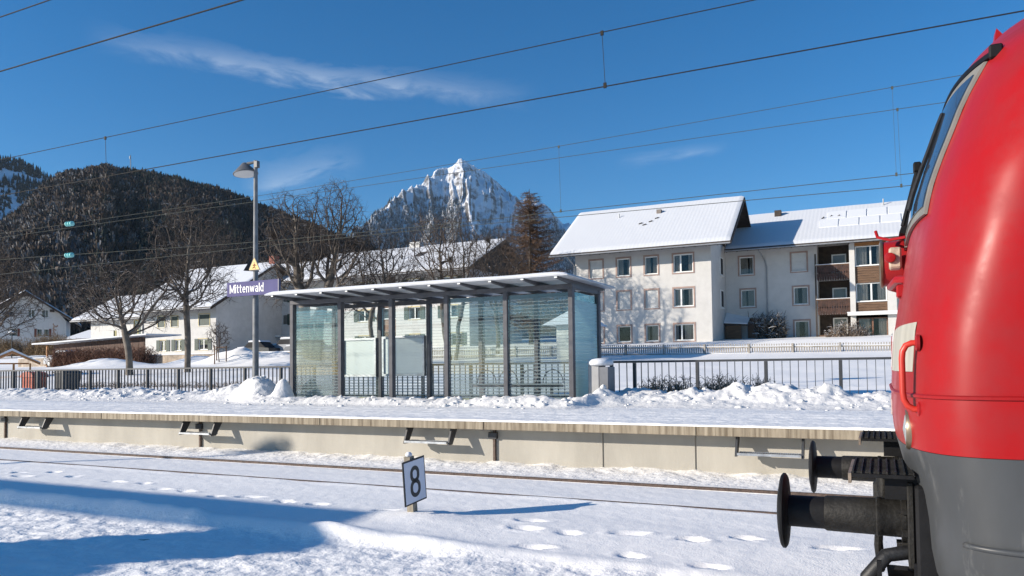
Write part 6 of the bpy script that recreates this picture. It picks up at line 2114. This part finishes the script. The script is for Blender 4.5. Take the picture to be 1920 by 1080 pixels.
# near-side handrail, tail/head lamp
yh = -1.25
hx = loco_x(yh, 1.70)
for sgn in (-1, 1):
    y_ = LC + sgn * 1.25
    x_ = hx
    arc = [(x_, 0, 1.845), (x_ - 0.02, 0, 1.845), (x_ - 0.042, 0, 1.835), (x_ - 0.055, 0, 1.81), (x_ - 0.058, 0, 1.78), (x_ - 0.058, 0, 1.64), (x_ - 0.055, 0, 1.61), (x_ - 0.042, 0, 1.585), (x_ - 0.02, 0, 1.57), (x_, 0, 1.57)]
    hb = MB().tube([(a, y_, c) for a, b, c in arc], 0.013, 10).build('handrail', M('handrail_red', (0.50, 0.03, 0.015), 0.4, 0.1, 8, 0.03), lo, smooth=True)
    for z_ in (1.845, 1.57):
        MB().lathe((x_ + 0.01, y_, z_), (-1, 0, 0), [(0, 0.034), (0.012, 0.034), (0.018, 0.026)], 14).build('rail_foot', red, hb, smooth=True)
    lx_ = loco_x(sgn * 1.10, 1.475) + 0.02
    ring = MB().lathe((lx_ + 0.02, LC + sgn * 1.08, 1.475), (-1, 0, 0), [(0, 0.09), (0.036, 0.09), (0.046, 0.083), (0.042, 0.07)], 28).build('marker_lamp', chrome, lo, smooth=True)
    MB().lathe((lx_ - 0.005, LC + sgn * 1.08, 1.475), (-1, 0, 0), [(0, 0.07), (0.022, 0.06), (0.032, 0.0)], 24).build('lamp_lens', M('lens_glass', (0.30, 0.32, 0.34), 0.25, 0.05, 10, 0, spec=0.3), ring, smooth=True)
# buffer beam and undergear
MB().box(0.117, 0.62, LC - 1.14, LC + 1.14, 0.74, 1.235, 0.012).build('buffer_beam', black, lo)
MB().box(0.087, 0.115, LC - 1.06, LC - 0.70, 0.86, 1.24, 0.006).build('buffer_plate', blk_dusty, lo)
MB().box(0.087, 0.115, LC + 0.70, LC + 1.06, 0.86, 1.24, 0.006).build('buffer_plate', blk_dusty, lo)
for s_ in (-1, 1):
    by = LC + s_ * 0.879
    bf = MB().lathe((0.085, by, 1.05), (-1, 0, 0), [(0.0, 0.112), (0.02, 0.112), (0.022, 0.088), (0.10, 0.087), (0.105, 0.090), (0.12, 0.090), (0.125, 0.085), (0.335, 0.083), (0.345, 0.078)], 36).build('buffer', blk_dusty, lo, smooth=True)
    MB().lathe((-0.255, by, 1.05), (-1, 0, 0), [(0, 0.076), (0.17, 0.075)], 28).build('plunger', black, bf, smooth=True)
    MB().lathe((-0.42, by, 1.05), (-1, 0, 0), [(0.0, 0.09), (0.010, 0.168), (0.018, 0.180), (0.028, 0.180), (0.036, 0.170), (0.046, 0.12), (0.052, 0.0)], 40).build('buffer_head', black, bf, smooth=True)
    for k in range(8):
        a = k * math.pi / 4 + 0.39
        MB().lathe((0.088, by + 0.128 * math.cos(a), 1.05 + 0.128 * math.sin(a)), (-1, 0, 0), [(0, 0.017), (0.022, 0.017), (0.024, 0.011), (0.045, 0.011)], 6).build('bolt', blk_dusty, bf)
    # footboard above the buffer
    fy0, fy1 = (LC - 1.14, LC - 0.60) if s_ < 0 else (LC + 0.60, LC + 1.14)
    fb = MB().box(-0.13, 0.115, fy0, fy1, 1.262, 1.278).build('footboard', black, lo)
    MB().box(-0.145, -0.132, fy0, fy1, 1.235, 1.279).build('footboard_edge', M('worn_edge', (0.24, 0.19, 0.145), 0.6, 0.25, 14, 0.1), fb)
    m_ = MB()
    for k in range(8):
        xx = -0.125 + k * 0.034
        m_.box(xx - 0.003, xx + 0.003, fy0, fy1, 1.279, 1.290)
    m_.build('tread_ribs', blk_dusty, fb)
    m_ = MB()
    for k in range(24):
        yy = fy0 + (fy1 - fy0) * (k + 0.5) / 24
        m_.box(-0.125, 0.115, yy - 0.002, yy + 0.002, 1.2795, 1.286)
    m_.build('tread_teeth', blk_dusty, fb)
    for yy in (fy0 + 0.1, fy1 - 0.1):
        MB().box(0.0, 0.143, yy - 0.012, yy + 0.012, 1.16, 1.26).build('footboard_bracket', black, fb)
# coupling, hoses, lower step, plough
cp = MB().box(-0.06, 0.17, LC - 0.05, LC + 0.05, 0.98, 1.10, 0.02).build('coupling_hook', blk_dusty, lo)
MB().tube([(-0.02, LC - 0.09, 1.05), (-0.04, LC - 0.09, 0.75), (-0.03, LC - 0.02, 0.60), (-0.03, LC + 0.04, 0.60), (-0.04, LC + 0.09, 0.75), (-0.02, LC + 0.09, 1.05)], 0.022, 8).build('coupling_link', blk_dusty, cp, smooth=True)
MB().tube([(0.16, LC - 0.42, 1.16), (0.06, LC - 0.46, 1.20), (-0.01, LC - 0.50, 1.17), (0.0, LC - 0.52, 1.10), (0.06, LC - 0.5, 1.04)], 0.035, 10).build('air_pipe', blk_dusty, lo, smooth=True)
MB().lathe((0.15, LC - 0.52, 1.20), (-1, -0.3, 0), [(0, 0.05), (0.05, 0.055), (0.06, 0.07), (0.10, 0.07), (0.11, 0.04)], 14).build('air_cock', blk_dusty, lo, smooth=True)
MB().tube([(0.10, LC - 0.98, 0.92), (0.0, LC - 1.0, 0.90), (-0.08, LC - 1.02, 0.80), (-0.105, LC - 1.02, 0.66), (-0.08, LC - 1.0, 0.54), (0.0, LC - 0.95, 0.46), (0.1, LC - 0.9, 0.43)], 0.032, 12).build('brake_hose', black_rub, lo, smooth=True)
st = MB().box(-0.02, 0.11, LC - 1.12, LC - 0.80, 0.70, 0.725, 0.004).build('step', M('worn_edge', (0.24, 0.19, 0.145), 0.6, 0.25, 14, 0.1), lo)
for xx in (-0.03, 0.115):
    MB().box(xx - 0.01, xx + 0.01, LC - 1.12, LC - 1.10, 0.42, 0.90).build('step_hanger', black, st)
MB().box(-0.02, 0.10, LC - 1.12, LC - 0.80, 0.44, 0.46, 0.004).build('lower_tread', blk_dusty, st)
MB().add([(0.0, LC - 1.0, 0.86), (0.14, LC - 1.0, 0.86), (0.14, LC - 0.7, 0.62), (0.02, LC - 0.7, 0.62), (0.0, LC - 1.0, 0.84), (0.14, LC - 1.0, 0.84), (0.14, LC - 0.7, 0.60), (0.02, LC - 0.7, 0.60)], [(0, 1, 2, 3), (7, 6, 5, 4), (0, 4, 5, 1), (1, 5, 6, 2), (2, 6, 7, 3), (3, 7, 4, 0)]).build('gusset', black, lo)
MB().prism([(0.10, 0.10), (0.25, 0.62), (0.55, 0.62), (0.45, 0.10)], 'y', LC - 1.15, LC + 1.15).build('rail_guard', black, lo)
MB().box(0.18, 0.5, LC - 1.0, LC - 0.62, 0.45, 0.78, 0.02).build('sand_box', black, lo)
MB().box(0.6, 15.5, LC - 1.2, LC + 1.2, 0.35, 0.66).build('bogie_frame', black, lo)
for wx_ in (1.9, 4.5, 11.5, 14.1):
    for s_ in (-1, 1):
        w = MB().lathe((wx_, LC + s_ * 0.68, 0.5), (0, s_, 0), [(0, 0.53), (0.03, 0.53), (0.035, 0.5), (0.13, 0.5), (0.135, 0.42)], 36).build('wheel', blk_dusty, lo, smooth=True)
for s_ in (-1, 1):
    pass
# cab side window and door (just out of the frame)
for s_ in (-1, 1):
    yv = LC + s_ * 1.492
    a, b = sorted((yv, yv + s_ * 0.012))
    sd = MB().box(1.5, 2.3, a, b, 2.15, 2.85).build('side_window', galv, lo)
    a, b = sorted((yv + s_ * 0.0125, yv + s_ * 0.016))
    MB().box(1.55, 2.25, a, b, 2.2, 2.8).build('side_pane', loco_glass, sd)
bpy.context.view_layer.update()
